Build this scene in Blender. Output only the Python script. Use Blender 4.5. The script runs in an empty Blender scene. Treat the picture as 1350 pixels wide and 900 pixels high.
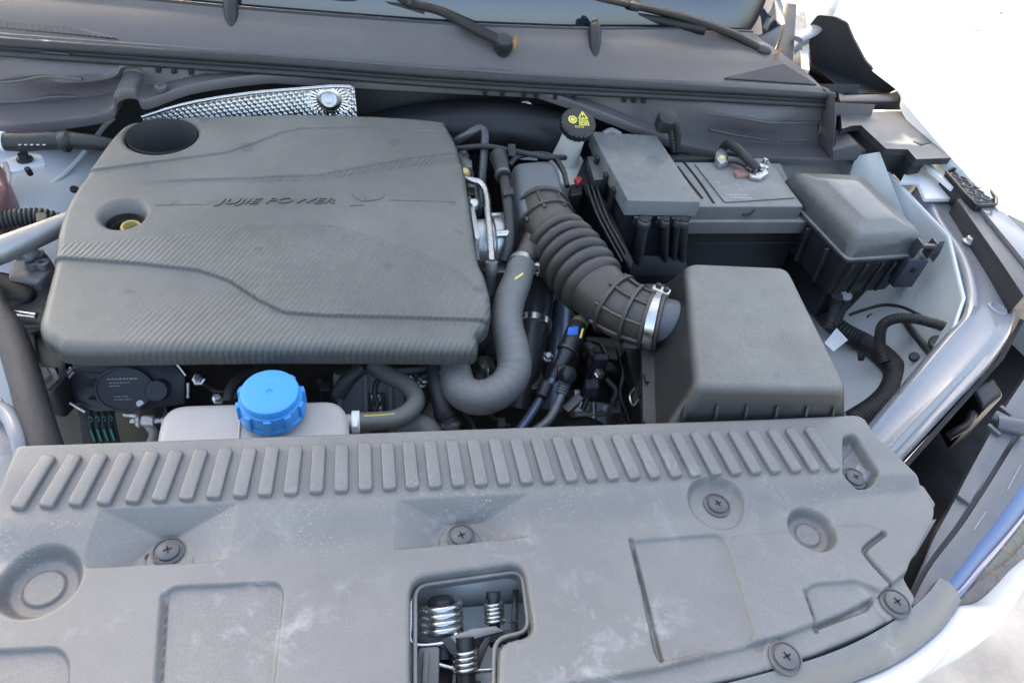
import bpy, bmesh, math, random
import numpy as np
from mathutils import Vector, Matrix
random.seed(7); rng = np.random.default_rng(7)
R = math.radians
scene = bpy.context.scene
COL = scene.collection

# ---------------------------------------------------------------- camera
FPX = 936.0                                   # focal length in photo pixels (1350 wide)
def _n(v):
    v = np.array(v, float); return v/np.linalg.norm(v)
_X = _n((5000, -50, FPX)); _Y = np.array((-184, -936, FPX)); _Y = _n(_Y-_X*np.dot(_Y, _X)); _Z = np.cross(_X, _Y)
ROT = np.stack([_X, _Y, _Z])                  # world = ROT @ (right, down, forward)
CAM = np.array((0.0, 0.0, 1.45))
cam_d = bpy.data.cameras.new('camera'); cam = bpy.data.objects.new('camera', cam_d); COL.objects.link(cam)
cam_d.sensor_width = 36.0; cam_d.lens = FPX/1350*36.0; cam_d.clip_start = 0.02; cam_d.clip_end = 500
m3 = np.stack([ROT[:, 0], -ROT[:, 1], -ROT[:, 2]], axis=1)
M4 = Matrix([[*m3[0], CAM[0]], [*m3[1], CAM[1]], [*m3[2], CAM[2]], [0, 0, 0, 1]])
cam.matrix_world = M4
scene.camera = cam

# ---------------------------------------------------------------- sky, sun, exposure
SUN_EL, SUN_AZ = R(30), R(-14)                # sun behind the car: cabin and raised bonnet shade the bay
world = bpy.data.worlds.new('World'); scene.world = world; world.use_nodes = True
wn = world.node_tree.nodes; wl = world.node_tree.links
sky = wn.new('ShaderNodeTexSky'); sky.sky_type = 'NISHITA'; sky.sun_disc = False
sky.sun_elevation = SUN_EL; sky.sun_rotation = SUN_AZ; sky.dust_density = 6.0; sky.ozone_density = .6
bg = wn['Background']; wl.new(sky.outputs[0], bg.inputs[0]); bg.inputs[1].default_value = 0.15
sun_d = bpy.data.lights.new('sun', 'SUN'); sun_d.energy = 4.0; sun_d.angle = R(0.55); sun_d.color = (1.0, 0.95, 0.88)
sun = bpy.data.objects.new('sun', sun_d); COL.objects.link(sun)
sdir = Vector((math.sin(SUN_AZ)*math.cos(SUN_EL), math.cos(SUN_AZ)*math.cos(SUN_EL), math.sin(SUN_EL)))
sun.rotation_euler = sdir.to_track_quat('Z', 'Y').to_euler()
sun.location = sdir*30
scene.view_settings.view_transform = 'Standard'; scene.view_settings.look = 'None'
scene.view_settings.gamma = 1.0; scene.view_settings.use_curve_mapping = False
scene.view_settings.exposure = 2.5
scene.view_settings.use_white_balance = True       # camera white balance set for open shade
scene.view_settings.white_balance_temperature = 6850

# ---------------------------------------------------------------- pixel -> place helpers
def ray(px, py): return ROT @ _n((px-675, py-450, FPX))
def Pz(px, py, z):
    d = ray(px, py); return Vector(CAM+d*((z-CAM[2])/d[2]))
def Py(px, py, y):
    d = ray(px, py); return Vector(CAM+d*((y-CAM[1])/d[1]))
def Px(px, py, x):
    d = ray(px, py); return Vector(CAM+d*((x-CAM[0])/d[0]))
def proj(X, Y, Z):
    p = np.stack([np.asarray(X)-CAM[0], np.asarray(Y)-CAM[1], np.asarray(Z)-CAM[2]+0*np.asarray(X)], -1)
    v = p @ ROT
    return 675+FPX*v[..., 0]/v[..., 2], 450+FPX*v[..., 1]/v[..., 2]
def depth(p): return float(np.dot(np.array(p)-CAM, ROT[:, 2]))
def L(lst, z): return [Pz(a, b, z) for a, b in lst]
def L3(lst): return [Pz(a, b, c) for a, b, c in lst]
class Fr:
    """local frame at a place; u right, v down, n outward; u/v in photo pixels at that distance, h in metres"""
    def __init__(s, o, n=None):
        s.o = Vector(o); s.s = depth(o)/FPX
        s.n = (Vector(CAM)-s.o).normalized() if n is None else Vector(n).normalized()
        r = Vector(ROT[:, 0]); s.u = (r-s.n*r.dot(s.n)).normalized(); s.v = -s.n.cross(s.u)
    def __call__(s, dx, dy, h=0.0): return s.o+s.u*(dx*s.s)+s.v*(dy*s.s)+s.n*h

# ---------------------------------------------------------------- object helpers
def tag(o, label=None, cat=None, group=None, kind=None):
    if label: o['label'] = label
    if cat: o['category'] = cat
    if group: o['group'] = group
    if kind: o['kind'] = kind
    return o
def thing(name, label, cat, loc, group=None):
    o = bpy.data.objects.new(name, None); COL.objects.link(o); o.location = Vector(loc); o.empty_display_size = .02
    return tag(o, label, cat, group)
def wloc(o):
    v = Vector((0, 0, 0))
    while o is not None: v = v+o.location; o = o.parent
    return v
def link(name, me, mat, parent=None):
    """mesh given in world coordinates; the object's origin goes to the middle of its base"""
    n = len(me.vertices); co = np.empty(n*3); me.vertices.foreach_get('co', co); co = co.reshape(-1, 3)
    mn, mx = co.min(0), co.max(0); org = Vector(((mn[0]+mx[0])/2, (mn[1]+mx[1])/2, mn[2]))
    me.vertices.foreach_set('co', (co-np.array(org)).ravel()); me.update()
    if mat: me.materials.append(mat)
    o = bpy.data.objects.new(name, me); COL.objects.link(o)
    if parent is not None:
        o.parent = parent; o.location = org-wloc(parent)
    else: o.location = org
    return o
def mesh(name, V, F, mat, parent=None, smooth=40, bevel=0, seg=2, fix=True):
    me = bpy.data.meshes.new(name); bm = bmesh.new()
    vs = [bm.verts.new(v) for v in V]
    for f in F:
        try: bm.faces.new([vs[i] for i in f])
        except ValueError: pass
    if fix: bmesh.ops.recalc_face_normals(bm, faces=bm.faces)
    if bevel:
        bm.normal_update()
        es = [e for e in bm.edges if len(e.link_faces) == 2 and e.calc_face_angle(0) > R(28)]
        bmesh.ops.bevel(bm, geom=es, offset=bevel, segments=seg, profile=.5, affect='EDGES', clamp_overlap=True)
    bm.to_mesh(me); bm.free()
    if smooth:
        me.shade_smooth()
        me.set_sharp_from_angle(angle=R(smooth))
    return link(name, me, mat, parent)
def cr(pts, n=8, closed=False):
    """Catmull-Rom through points"""
    P = [Vector(p) for p in pts]
    if len(P) < 3 and not closed:
        return [P[0].lerp(P[-1], i/n) for i in range(n+1)]
    out = []; N = len(P); rg = range(N if closed else N-1)
    for i in rg:
        if closed: a, b, c, d = P[(i-1) % N], P[i], P[(i+1) % N], P[(i+2) % N]
        else:
            b, c = P[i], P[i+1]; a = P[i-1] if i > 0 else b*2-c; d = P[i+2] if i+2 < N else c*2-b
        for k in range(n):
            t = k/n
            out.append(.5*((2*b)+(c-a)*t+(2*a-5*b+4*c-d)*t*t+(-a+3*b-3*c+d)*t**3))
    if not closed: out.append(P[-1])
    return out
def interp(vals, m):
    return list(np.interp(np.linspace(0, 1, m), np.linspace(0, 1, len(vals)), vals))
def loft(name, rings, mat, parent=None, closed=True, caps=True, smooth=40):
    V = []; F = []; n = len(rings[0])
    for r in rings: V += [tuple(p) for p in r]
    for i in range(len(rings)-1):
        for j in range(n if closed else n-1):
            k = (j+1) % n
            F.append((i*n+j, i*n+k, (i+1)*n+k, (i+1)*n+j))
    if caps and closed:
        F.append(tuple(range(n))[::-1]); b = (len(rings)-1)*n; F.append(tuple(range(b, b+n)))
    return mesh(name, V, F, mat, parent, smooth)
def tube(name, pts, r, mat, parent=None, seg=14, n=8, corr=None, flat=None, prof=None, smooth=50):
    """swept tube; r number or list; corr=(amp, period_m); prof=f(s01, length) -> radius factor; flat=(a,b) section scaling"""
    path = cr(pts, n)
    if corr or prof:                       # resample evenly
        step = (corr[1]/6) if corr else .002
        out = [path[0]]; acc = 0
        for a, b in zip(path, path[1:]):
            l = (b-a).length
            while acc+l >= step:
                t = (step-acc)/l; a = a.lerp(b, t); out.append(a); l = (b-a).length; acc = 0
            acc += l
        path = out
    m = len(path); rad = interp(r, m) if isinstance(r, (list, tuple)) else [r]*m
    T = [(path[min(i+1, m-1)]-path[max(i-1, 0)]).normalized() for i in range(m)]
    up = Vector((0, 0, 1)) if abs(T[0].z) < .9 else Vector((0, 1, 0))
    N = (up-T[0]*up.dot(T[0])).normalized(); rings = []; s = 0
    for i in range(m):
        N = (N-T[i]*N.dot(T[i])).normalized(); B = T[i].cross(N)
        if i: s += (path[i]-path[i-1]).length
        q = rad[i]
        if corr: q += corr[0]*(abs(math.sin(math.pi*s/corr[1]))**.7-.5)*2
        if prof: q *= prof(i/(m-1))
        fa, fb = flat or (1, 1)
        rings.append([path[i]+N*(q*fa*math.cos(2*math.pi*k/seg))+B*(q*fb*math.sin(2*math.pi*k/seg)) for k in range(seg)])
    return loft(name, rings, mat, parent, smooth=smooth)
def rnd(poly, r, n=5):
    """round the corners of a 3D polygon; r number or list"""
    P = [Vector(p) for p in poly]; N = len(P); out = []
    for i in range(N):
        a, b, c = P[i-1], P[i], P[(i+1) % N]; ri = r[i] if isinstance(r, (list, tuple)) else r
        if ri <= 0: ri = 1e-5
        d1 = min(ri, (a-b).length*.48); d2 = min(ri, (c-b).length*.48)
        s, e = b+(a-b).normalized()*d1, b+(c-b).normalized()*d2
        for k in range(n+1):
            t = k/n; out.append(s*(1-t)**2+b*(2*t*(1-t))+e*t*t)
    return out
def offs(poly, d, up=Vector((0, 0, 1))):
    """offset a polygon outward by d in the plane perpendicular to up"""
    P = [Vector(p) for p in poly]; N = len(P); ar = 0
    for i in range(N): ar += (P[i].cross(P[(i+1) % N])).dot(up)
    sg = 1 if ar > 0 else -1; out = []
    for i in range(N):
        a, b, c = P[i-1], P[i], P[(i+1) % N]
        n1 = ((b-a).normalized().cross(up))*sg; n2 = ((c-b).normalized().cross(up))*sg
        m = (n1+n2); l = m.length
        if l < 1e-6: out.append(b+n1*d); continue
        m /= l; out.append(b+m*(d/max(.35, m.dot(n1))))
    return out
def atz(poly, z): return [Vector((p[0], p[1], z)) for p in poly]
def rbox(name, top, ztop, zbot, mat, parent=None, cr_=.012, er=.006, draft=0.0, n=5, k=4, tilt=None):
    """solid with a rounded top polygon (world points), rounded top edge and outward draft downwards"""
    T = atz(top, ztop); rings = []
    h = ztop-zbot
    rings.append([p for p in rnd(atz(offs(T, draft), zbot), cr_, n)])
    for i in range(k+1):
        a = i/k*math.pi/2; ins = er*(1-math.cos(a)); z = ztop-er+er*math.sin(a)
        rings.append(rnd(atz(offs(T, -ins+draft*(ztop-z)/h), z), max(cr_-ins*.6, .001), n))
    rings.append(rnd(atz(offs(T, -er-.003), ztop), max(cr_-er, .001), n))
    if tilt:
        rings = [[Vector((p.x, p.y, p.z+tilt(p.x, p.y)*(1 if p.z > (ztop+zbot)/2 else 0))) for p in r] for r in rings]
    return loft(name, rings, mat, parent)
def prism(name, poly, vec, mat, parent=None, bevel=.001, seg=2):
    """polygon (world points) extruded by a vector"""
    P = [Vector(p) for p in poly]; vec = Vector(vec); N = len(P)
    V = P+[p+vec for p in P]
    F = [tuple(range(N)), tuple(range(2*N-1, N-1, -1))]+[(i, (i+1) % N, N+(i+1) % N, N+i) for i in range(N)]
    return mesh(name, V, F, mat, parent, bevel=bevel, seg=seg)
def fext(name, fr, pts, h0, h1, mat, parent=None, bevel=.001, round_=0, seg=2):
    """2D outline in a frame (pixels) extruded from h0 to h1 along its normal"""
    P = [fr(a, b, h0) for a, b in pts]
    if round_: P = rnd(P, round_*fr.s, 4)
    return prism(name, P, fr.n*(h1-h0), mat, parent, bevel=0 if round_ else bevel, seg=seg)
def lathe(name, prof, o, axis, mat, parent=None, seg=28, smooth=40, mod=None, caps=True):
    """profile [(r, h)...] turned about axis through o; mod(angle, i) scales r"""
    A = Vector(axis).normalized(); t = Vector((1, 0, 0)) if abs(A.x) < .9 else Vector((0, 1, 0))
    u = (t-A*t.dot(A)).normalized(); v = A.cross(u); o = Vector(o); rings = []
    for i, (r, h) in enumerate(prof):
        rings.append([o+A*h+(u*math.cos(2*math.pi*k/seg)+v*math.sin(2*math.pi*k/seg))*(max(r, 1e-5)*(mod(2*math.pi*k/seg, i) if mod else 1)) for k in range(seg)])
    return loft(name, rings, mat, parent, smooth=smooth, caps=caps)
def strip(name, curves, mat, parent=None, n=8, smooth=40, thick=0):
    """surface lofted across smooth curves (each the same number of points)"""
    C = [cr(c, n) for c in curves]; m = len(C[0]); V = []; F = []
    for c in C: V += c
    for i in range(len(C)-1):
        for j in range(m-1): F.append((i*m+j, i*m+j+1, (i+1)*m+j+1, (i+1)*m+j))
    o = mesh(name, V, F, mat, parent, smooth)
    if thick:
        md = o.modifiers.new('thickness', 'SOLIDIFY'); md.thickness = thick; md.offset = -1
    return o
def bar(name, a, b, w, h, mat, parent=None, up=(0, 0, 1), bevel=.001):
    """straight bar of section w x h from a to b"""
    a, b = Vector(a), Vector(b); t = (b-a).normalized(); u = Vector(up); s = t.cross(u).normalized(); u = s.cross(t)
    V = [p+s*(sx*w/2)+u*(sy*h/2) for p in (a, b) for sx, sy in ((-1, -1), (1, -1), (1, 1), (-1, 1))]
    F = [(0, 1, 2, 3), (7, 6, 5, 4), (0, 4, 5, 1), (1, 5, 6, 2), (2, 6, 7, 3), (3, 7, 4, 0)]
    return mesh(name, V, F, mat, parent, bevel=bevel)
def text(name, s, o, u, v, size, depth_, mat, parent=None, sx=1.0, shear=0.0, align='LEFT'):
    c = bpy.data.curves.new(name, 'FONT'); c.body = s; c.size = 1; c.extrude = .02; c.shear = shear; c.align_x = align
    t = bpy.data.objects.new(name, c); me = bpy.data.meshes.new_from_object(t)
    u = Vector(u).normalized(); v = Vector(v); v = (v-u*v.dot(u)).normalized(); n = u.cross(v); o = Vector(o)
    for p in me.vertices:
        x, y, z = p.co; p.co = o+u*(x*size*sx)+v*(y*size)+n*((z/.02)*depth_)
    bpy.data.objects.remove(t); bpy.data.curves.remove(c); me.name = name; me.materials.clear()
    return link(name, me, mat, parent)
def sdf(Pt, poly):
    """signed distance, positive inside; Pt (n,2)"""
    poly = np.array([(p[0], p[1]) for p in poly]); d = np.full(len(Pt), 1e9); ins = np.zeros(len(Pt), bool)
    for i in range(len(poly)):
        a, b = poly[i-1], poly[i]; e = b-a; w = Pt-a
        t = np.clip((w@e)/max(e@e, 1e-12), 0, 1); d = np.minimum(d, np.hypot(*(w-t[:, None]*e).T))
        c = ((a[1] > Pt[:, 1]) != (b[1] > Pt[:, 1]))
        with np.errstate(divide='ignore', invalid='ignore'):
            xi = (b[0]-a[0])*(Pt[:, 1]-a[1])/(b[1]-a[1])+a[0]
        ins ^= c & (Pt[:, 0] < xi)
    return np.where(ins, d, -d)
def plate(name, poly, hfun, cell, mat, parent=None, holes=(), skirt=.03, attrs=None, smooth=55):
    """moulded panel: height field over a world-xy outline with holes and turned-down edges"""
    pl = np.array([(p[0], p[1]) for p in poly]); mn = pl.min(0)-2*cell; mx = pl.max(0)+2*cell
    xs = np.arange(mn[0], mx[0], cell); ys = np.arange(mn[1], mx[1], cell); nx, ny = len(xs), len(ys)
    X, Y = np.meshgrid(xs, ys); Pt = np.stack([X.ravel(), Y.ravel()], -1)
    d = sdf(Pt, poly)
    for h in holes: d = np.minimum(d, -sdf(Pt, h))
    D = d.reshape(ny, nx); gy, gx = np.gradient(D, cell)
    ins = D > 0
    q = ins[:-1, :-1] | ins[1:, :-1] | ins[:-1, 1:] | ins[1:, 1:]
    out = ~ins
    X = np.where(out, X-D*gx, X); Y = np.where(out, Y-D*gy, Y); D = np.where(out, 0, D)
    Z = hfun(X, Y, D)
    idx = np.arange(nx*ny).reshape(ny, nx)
    Q = np.stack([idx[:-1, :-1][q], idx[:-1, 1:][q], idx[1:, 1:][q], idx[1:, :-1][q]], -1)
    E = np.concatenate([Q[:, [0, 1]], Q[:, [1, 2]], Q[:, [2, 3]], Q[:, [3, 0]]])
    key = np.sort(E, 1); ku = key[:, 0].astype(np.int64)*nx*ny+key[:, 1]
    _, inv, cnt = np.unique(ku, return_inverse=True, return_counts=True)
    B = E[cnt[inv] == 1]
    V = np.stack([X.ravel(), Y.ravel(), Z.ravel()], -1)
    used = np.zeros(nx*ny, bool); used[Q.ravel()] = True
    bv = np.unique(B.ravel()); bmap = np.full(nx*ny, -1); nu = used.sum()
    mp = np.full(nx*ny, -1); mp[used] = np.arange(nu); bmap[bv] = nu+np.arange(len(bv))
    low = V[bv].copy(); low[:, 2] -= skirt
    VV = np.concatenate([V[used], low])
    FF = np.concatenate([mp[Q], np.stack([mp[B[:, 1]], mp[B[:, 0]], bmap[B[:, 0]], bmap[B[:, 1]]], -1)])
    me = bpy.data.meshes.new(name); me.from_pydata(VV.tolist(), [], FF.tolist()); me.update()
    if attrs:
        for k, fn in attrs.items():
            a = fn(X, Y, D).ravel(); a = np.concatenate([a[used], a[bv]]).astype(np.float32)
            at = me.attributes.new(k, 'FLOAT', 'POINT'); at.data.foreach_set('value', a)
    me.shade_smooth(); me.set_sharp_from_angle(angle=R(smooth))
    return link(name, me, mat, parent)
def ss(a, b, x):
    t = np.clip((x-a)/(b-a), 0, 1); return t*t*(3-2*t)

# ---------------------------------------------------------------- materials
def mat(name, col, rough=.5, metal=0.0, dust_toplight=None, var=.15, vscale=30, bump=.0, bscale=250, spec=.5, coat=0, rvar=.15, stretch=None, sss=0, trans=0, emit=None):
    """dust=(colour, amount, lift): fine deposit; lift paints top light too: faces looking up paler, others dark"""
    m = bpy.data.materials.new(name); m.use_nodes = True; nt = m.node_tree; N = nt.nodes; K = nt.links
    b = N['Principled BSDF']; b.inputs['Metallic'].default_value = metal; b.inputs['Specular IOR Level'].default_value = spec
    b.inputs['Coat Weight'].default_value = coat; b.inputs['Coat Roughness'].default_value = .06
    if trans: b.inputs['Transmission Weight'].default_value = trans
    if sss:
        b.inputs['Subsurface Weight'].default_value = sss; b.inputs['Subsurface Radius'].default_value = (.01, .01, .008)
    geo = N.new('ShaderNodeNewGeometry'); src = geo.outputs['Position']
    if stretch:
        mp = N.new('ShaderNodeMapping'); K.new(src, mp.inputs[0]); mp.inputs['Scale'].default_value = stretch; src = mp.outputs[0]
    nz = N.new('ShaderNodeTexNoise'); nz.inputs['Scale'].default_value = vscale; nz.inputs['Detail'].default_value = 6; nz.inputs['Roughness'].default_value = .62
    K.new(src, nz.inputs['Vector'])
    mr = N.new('ShaderNodeMapRange'); mr.inputs['From Min'].default_value = .3; mr.inputs['From Max'].default_value = .7
    mr.inputs['To Min'].default_value = 1-var; mr.inputs['To Max'].default_value = 1+var; K.new(nz.outputs[0], mr.inputs[0])
    mul = N.new('ShaderNodeVectorMath'); mul.operation = 'SCALE'; mul.inputs[0].default_value = col[:3]; K.new(mr.outputs[0], mul.inputs['Scale'])
    out = mul.outputs[0]; rsrc = None
    if dust_toplight:
        dc, am, lift = dust_toplight
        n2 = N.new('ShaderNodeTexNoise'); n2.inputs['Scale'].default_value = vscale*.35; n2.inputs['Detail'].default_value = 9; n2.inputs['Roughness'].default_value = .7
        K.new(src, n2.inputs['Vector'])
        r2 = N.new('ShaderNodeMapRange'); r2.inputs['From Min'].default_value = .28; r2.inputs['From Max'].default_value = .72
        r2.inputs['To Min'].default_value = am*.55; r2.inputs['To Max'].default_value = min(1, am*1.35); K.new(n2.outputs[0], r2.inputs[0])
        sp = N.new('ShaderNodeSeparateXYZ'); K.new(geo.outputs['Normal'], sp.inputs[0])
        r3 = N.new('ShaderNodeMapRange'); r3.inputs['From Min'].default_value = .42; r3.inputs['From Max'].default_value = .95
        r3.inputs['To Min'].default_value = 1-lift; r3.inputs['To Max'].default_value = 1; K.new(sp.outputs['Z'], r3.inputs[0])  # top light painted in: deposit fades on faces turned away from up
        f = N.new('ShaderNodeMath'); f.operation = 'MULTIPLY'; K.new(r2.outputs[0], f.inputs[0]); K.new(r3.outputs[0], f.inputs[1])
        # fine specks
        n3 = N.new('ShaderNodeTexNoise'); n3.inputs['Scale'].default_value = 900; n3.inputs['Detail'].default_value = 2; K.new(geo.outputs['Position'], n3.inputs['Vector'])
        r4 = N.new('ShaderNodeMapRange'); r4.inputs['From Min'].default_value = .35; r4.inputs['From Max'].default_value = .75
        r4.inputs['To Min'].default_value = .8; r4.inputs['To Max'].default_value = 1.3; K.new(n3.outputs[0], r4.inputs[0])
        f2 = N.new('ShaderNodeMath'); f2.operation = 'MULTIPLY'; f2.use_clamp = True; K.new(f.outputs[0], f2.inputs[0]); K.new(r4.outputs[0], f2.inputs[1])
        mx = N.new('ShaderNodeMix'); mx.data_type = 'RGBA'; K.new(f2.outputs[0], mx.inputs['Factor']); K.new(out, mx.inputs['A']); mx.inputs['B'].default_value = (*dc[:3], 1)
        out = mx.outputs['Result']; rsrc = f2.outputs[0]
    K.new(out, b.inputs['Base Color'])
    rr = N.new('ShaderNodeMapRange'); rr.inputs['From Min'].default_value = .3; rr.inputs['From Max'].default_value = .7
    rr.inputs['To Min'].default_value = max(.02, rough*(1-rvar)); rr.inputs['To Max'].default_value = min(1, rough*(1+rvar)); K.new(nz.outputs[0], rr.inputs[0])
    if rsrc:
        ad = N.new('ShaderNodeMath'); ad.operation = 'MULTIPLY_ADD'; ad.use_clamp = True; K.new(rsrc, ad.inputs[0]); ad.inputs[1].default_value = .3; K.new(rr.outputs[0], ad.inputs[2]); K.new(ad.outputs[0], b.inputs['Roughness'])
    else: K.new(rr.outputs[0], b.inputs['Roughness'])
    if bump:
        n4 = N.new('ShaderNodeTexNoise'); n4.inputs['Scale'].default_value = bscale; n4.inputs['Detail'].default_value = 4; K.new(src, n4.inputs['Vector'])
        bp = N.new('ShaderNodeBump'); bp.inputs['Strength'].default_value = bump; bp.inputs['Distance'].default_value = .002; K.new(n4.outputs[0], bp.inputs['Height'])
        K.new(bp.outputs[0], b.inputs['Normal'])
    m['bsdf'] = 1
    return m
DUST = (.42, .39, .34)
M = {}
M['slam'] = mat('grey dusty plastic', (.105, .103, .103), .34, dust_toplight=((.46, .43, .38), .34, .6), var=.12, vscale=9, bump=.22, bscale=1100)
M['cover'] = mat('engine cover plastic', (.050, .050, .046), .42, dust_toplight=((.42, .39, .33), .38, .88), var=.08, vscale=8, bump=.05, bscale=900)
M['black'] = mat('black plastic', (.015, .0155, .018), .36, dust_toplight=(DUST, .07, .85), var=.15, vscale=25, bump=.08, bscale=600)
M['blackdusty'] = mat('dusty black plastic', (.020, .020, .022), .4, dust_toplight=((.42, .40, .37), .36, .88), var=.12, vscale=14, bump=.12, bscale=600)
M['battery'] = mat('dusty battery plastic', (.05, .05, .05), .55, dust_toplight=((.46, .43, .39), .62, .7), var=.12, vscale=14, bump=.15, bscale=600)
M['eculid'] = mat('semi gloss pale plastic', (.17, .175, .175), .26, var=.08, vscale=18, rvar=.4, dust_toplight=((.42, .40, .36), .15, .6))
M['fuselid'] = mat('semi gloss dark lid', (.045, .046, .048), .27, var=.08, vscale=18, rvar=.4, dust_toplight=((.44, .42, .38), .34, .85))
M['lampledge'] = mat('slate lamp plastic', (.055, .06, .075), .34, var=.1, vscale=20, dust_toplight=((.40, .39, .37), .22, .6))
M['airbox'] = mat('air box plastic', (.017, .017, .018), .42, dust_toplight=((.44, .42, .36), .46, .96), var=.08, vscale=10, bump=.12, bscale=600)
M['deep'] = mat('deep black plastic', (.007, .007, .008), .5, dust_toplight=(DUST, .025, .8), var=.3, vscale=20)  # plain near-black base with a faint deposit
M['rubber'] = mat('rubber hose', (.017, .017, .018), .5, dust_toplight=(DUST, .08, .7), var=.15, vscale=30, bump=.15, bscale=400)
M['hosegrey'] = mat('dusty grey hose', (.075, .078, .08), .62, dust_toplight=((.36, .35, .32), .42, .6), var=.12, vscale=22, bump=.25, bscale=500)
M['neck'] = mat('smooth grey plastic', (.12, .135, .15), .42, dust_toplight=((.4,.38,.34), .15, .6), var=.06, vscale=20)
M['resonator'] = mat('resonator plastic', (.15, .16, .16), .48, dust_toplight=((.42,.40,.35), .3, .6), var=.06, vscale=20)
M['bellows'] = mat('brownish rubber bellows', (.026, .022, .020), .42, dust_toplight=((.30, .25, .205), .30, .8), var=.12, vscale=18, bump=.1, bscale=500)
M['cowl'] = mat('cowl plastic', (.07, .07, .076), .42, dust_toplight=((.36, .31, .27), .26, .4), var=.1, vscale=7, bump=.1, bscale=700)
M['plenum'] = mat('plenum plastic', (.062, .06, .066), .36, dust_toplight=((.34, .29, .26), .26, .2), var=.1, vscale=6, bump=.06, bscale=500)
M['plenum2'] = mat('brown grey trim', (.035, .031, .029), .5, var=.1, vscale=15)
M['white'] = mat('white car paint', (.82, .83, .83), .22, coat=.6, var=.02, vscale=5)
M['whitein'] = mat('thin white primer paint', (.70, .75, .76), .30, coat=.3, dust_toplight=((.5, .47, .42), .12, .7), var=.04, vscale=12)
M['greypaint'] = mat('grey satin painted steel', (.17, .185, .215), .26, coat=.5, dust_toplight=((.45, .42, .38), .2, .5), var=.06, vscale=16, rvar=.3)
M['steel'] = mat('zinc plated steel', (.62, .62, .60), .3, metal=1, var=.1, vscale=60, rvar=.4)
M['alu'] = mat('cast aluminium', (.55, .56, .57), .42, metal=.85, var=.12, vscale=40, bump=.25, bscale=350)
M['aludark'] = mat('grubby cast aluminium', (.30, .31, .32), .5, metal=.7, dust_toplight=((.25, .22, .19), .35, .3), var=.2, vscale=30, bump=.3, bscale=250)
M['darkpipe'] = mat('dark coated pipe', (.10, .10, .105), .3, metal=.5, var=.1, vscale=50)
M['bluepipe'] = mat('blue grey pipe', (.16, .21, .27), .35, metal=.5, var=.15, vscale=40)
M['pipe2'] = mat('grey nylon pipe', (.20, .20, .20), .32, metal=.3, var=.12, vscale=60)
M['pipe3'] = mat('dull aluminium tube', (.42, .41, .40), .45, metal=.75, var=.08, vscale=40, dust_toplight=((.45, .40, .35), .2, .4))
M['hosegrey2'] = mat('dusty rubber hose', (.07, .07, .062), .55, dust_toplight=((.30, .29, .25), .42, .6), var=.15, vscale=30, bump=.1)
M['yellowring2'] = mat('brass fitting', (.45, .38, .22), .35, metal=.6)
M['redjaw'] = mat('corroded red plastic', (.32, .17, .15), .6, var=.4, vscale=250)
M['lens'] = mat('clear lamp lens', (.9, .92, .95), .03, trans=.95, spec=.5, var=.0)
M['reflector'] = mat('lamp interior', (.22, .17, .13), .3, metal=.3, var=.4, vscale=60)
M['amber'] = mat('amber lamp part', (.45, .22, .07), .35, var=.2, vscale=80)
M['pipe'] = mat('aluminium pipe', (.55, .55, .55), .28, metal=1, var=.08, vscale=60)
M['foil'] = mat('embossed foil', (.86, .85, .83), .30, metal=1, var=.06, vscale=40, rvar=.5)
M['tank'] = mat('milky polythene', (.58, .53, .48), .42, var=.05, vscale=20, sss=.3, dust_toplight=((.42, .38, .34), .15, .4))
M['tankwhite'] = mat('white polythene', (.70, .70, .64), .4, var=.05, vscale=25, sss=.3, dust_toplight=((.5, .42, .3), .12, .2))
M['blue'] = mat('blue cap plastic', (.04, .34, .78), .38, var=.06, vscale=30, spec=.5, dust_toplight=((.5, .5, .5), .04, .8))
M['bluetab'] = mat('blue clip plastic', (.02, .16, .6), .4)
M['yellow'] = mat('yellow print', (.82, .72, .12), .5)
M['yellowring'] = mat('yellow oil filler ring', (.75, .60, .22), .4)
M['red'] = mat('red plastic', (.55, .05, .06), .4)
M['redtank'] = mat('tinted expansion tank', (.16, .05, .055), .3, sss=.1, dust_toplight=((.4, .36, .33), .2, .2))
M['print'] = mat('white print', (.55, .55, .56), .6)
M['printdim'] = mat('worn pale print', (.34, .35, .36), .6)
M['paper'] = mat('white tag', (.78, .79, .78), .6)
M['braid'] = mat('woven sleeve', (.014, .0145, .018), .5, var=.45, vscale=420, bump=.7, bscale=900, dust_toplight=(DUST, .06, .7))
M['pump'] = mat('slate plastic', (.028, .032, .048), .45, var=.08, vscale=30, dust_toplight=(DUST, .07, .8))
M['belt'] = mat('belt rubber', (.012, .02, .02), .6, var=.2, vscale=60)
M['green'] = mat('green print', (.02, .20, .16), .6)
M['leaf'] = mat('dry leaf', (.42, .22, .09), .6, var=.3, vscale=200)
M['leafdark'] = mat('dead leaf', (.06, .045, .03), .7, var=.3, vscale=100)
M['lamp'] = mat('gloss lamp top with painted sky reflection', (.03, .075, .22), .08, spec=.6, coat=1, var=.05)  # blue base paints in a sky reflection
M['felt'] = mat('firewall mat', (.010, .010, .011), .6, dust_toplight=(DUST, .05, .3), var=.25, vscale=12, bump=.6, bscale=18)
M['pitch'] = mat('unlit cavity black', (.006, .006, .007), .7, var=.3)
M['black2'] = mat('clean black plastic', (.012, .0125, .015), .45, var=.1, vscale=20)
M['ground'] = mat('concrete ground', (.36, .35, .33), .85, var=.25, vscale=6, bump=.4, bscale=60)
def glass_mat():
    m = mat('windscreen glass', (.012, .02, .035), .03, spec=.7, coat=1, var=.05); return m
M['glass'] = glass_mat()
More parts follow.
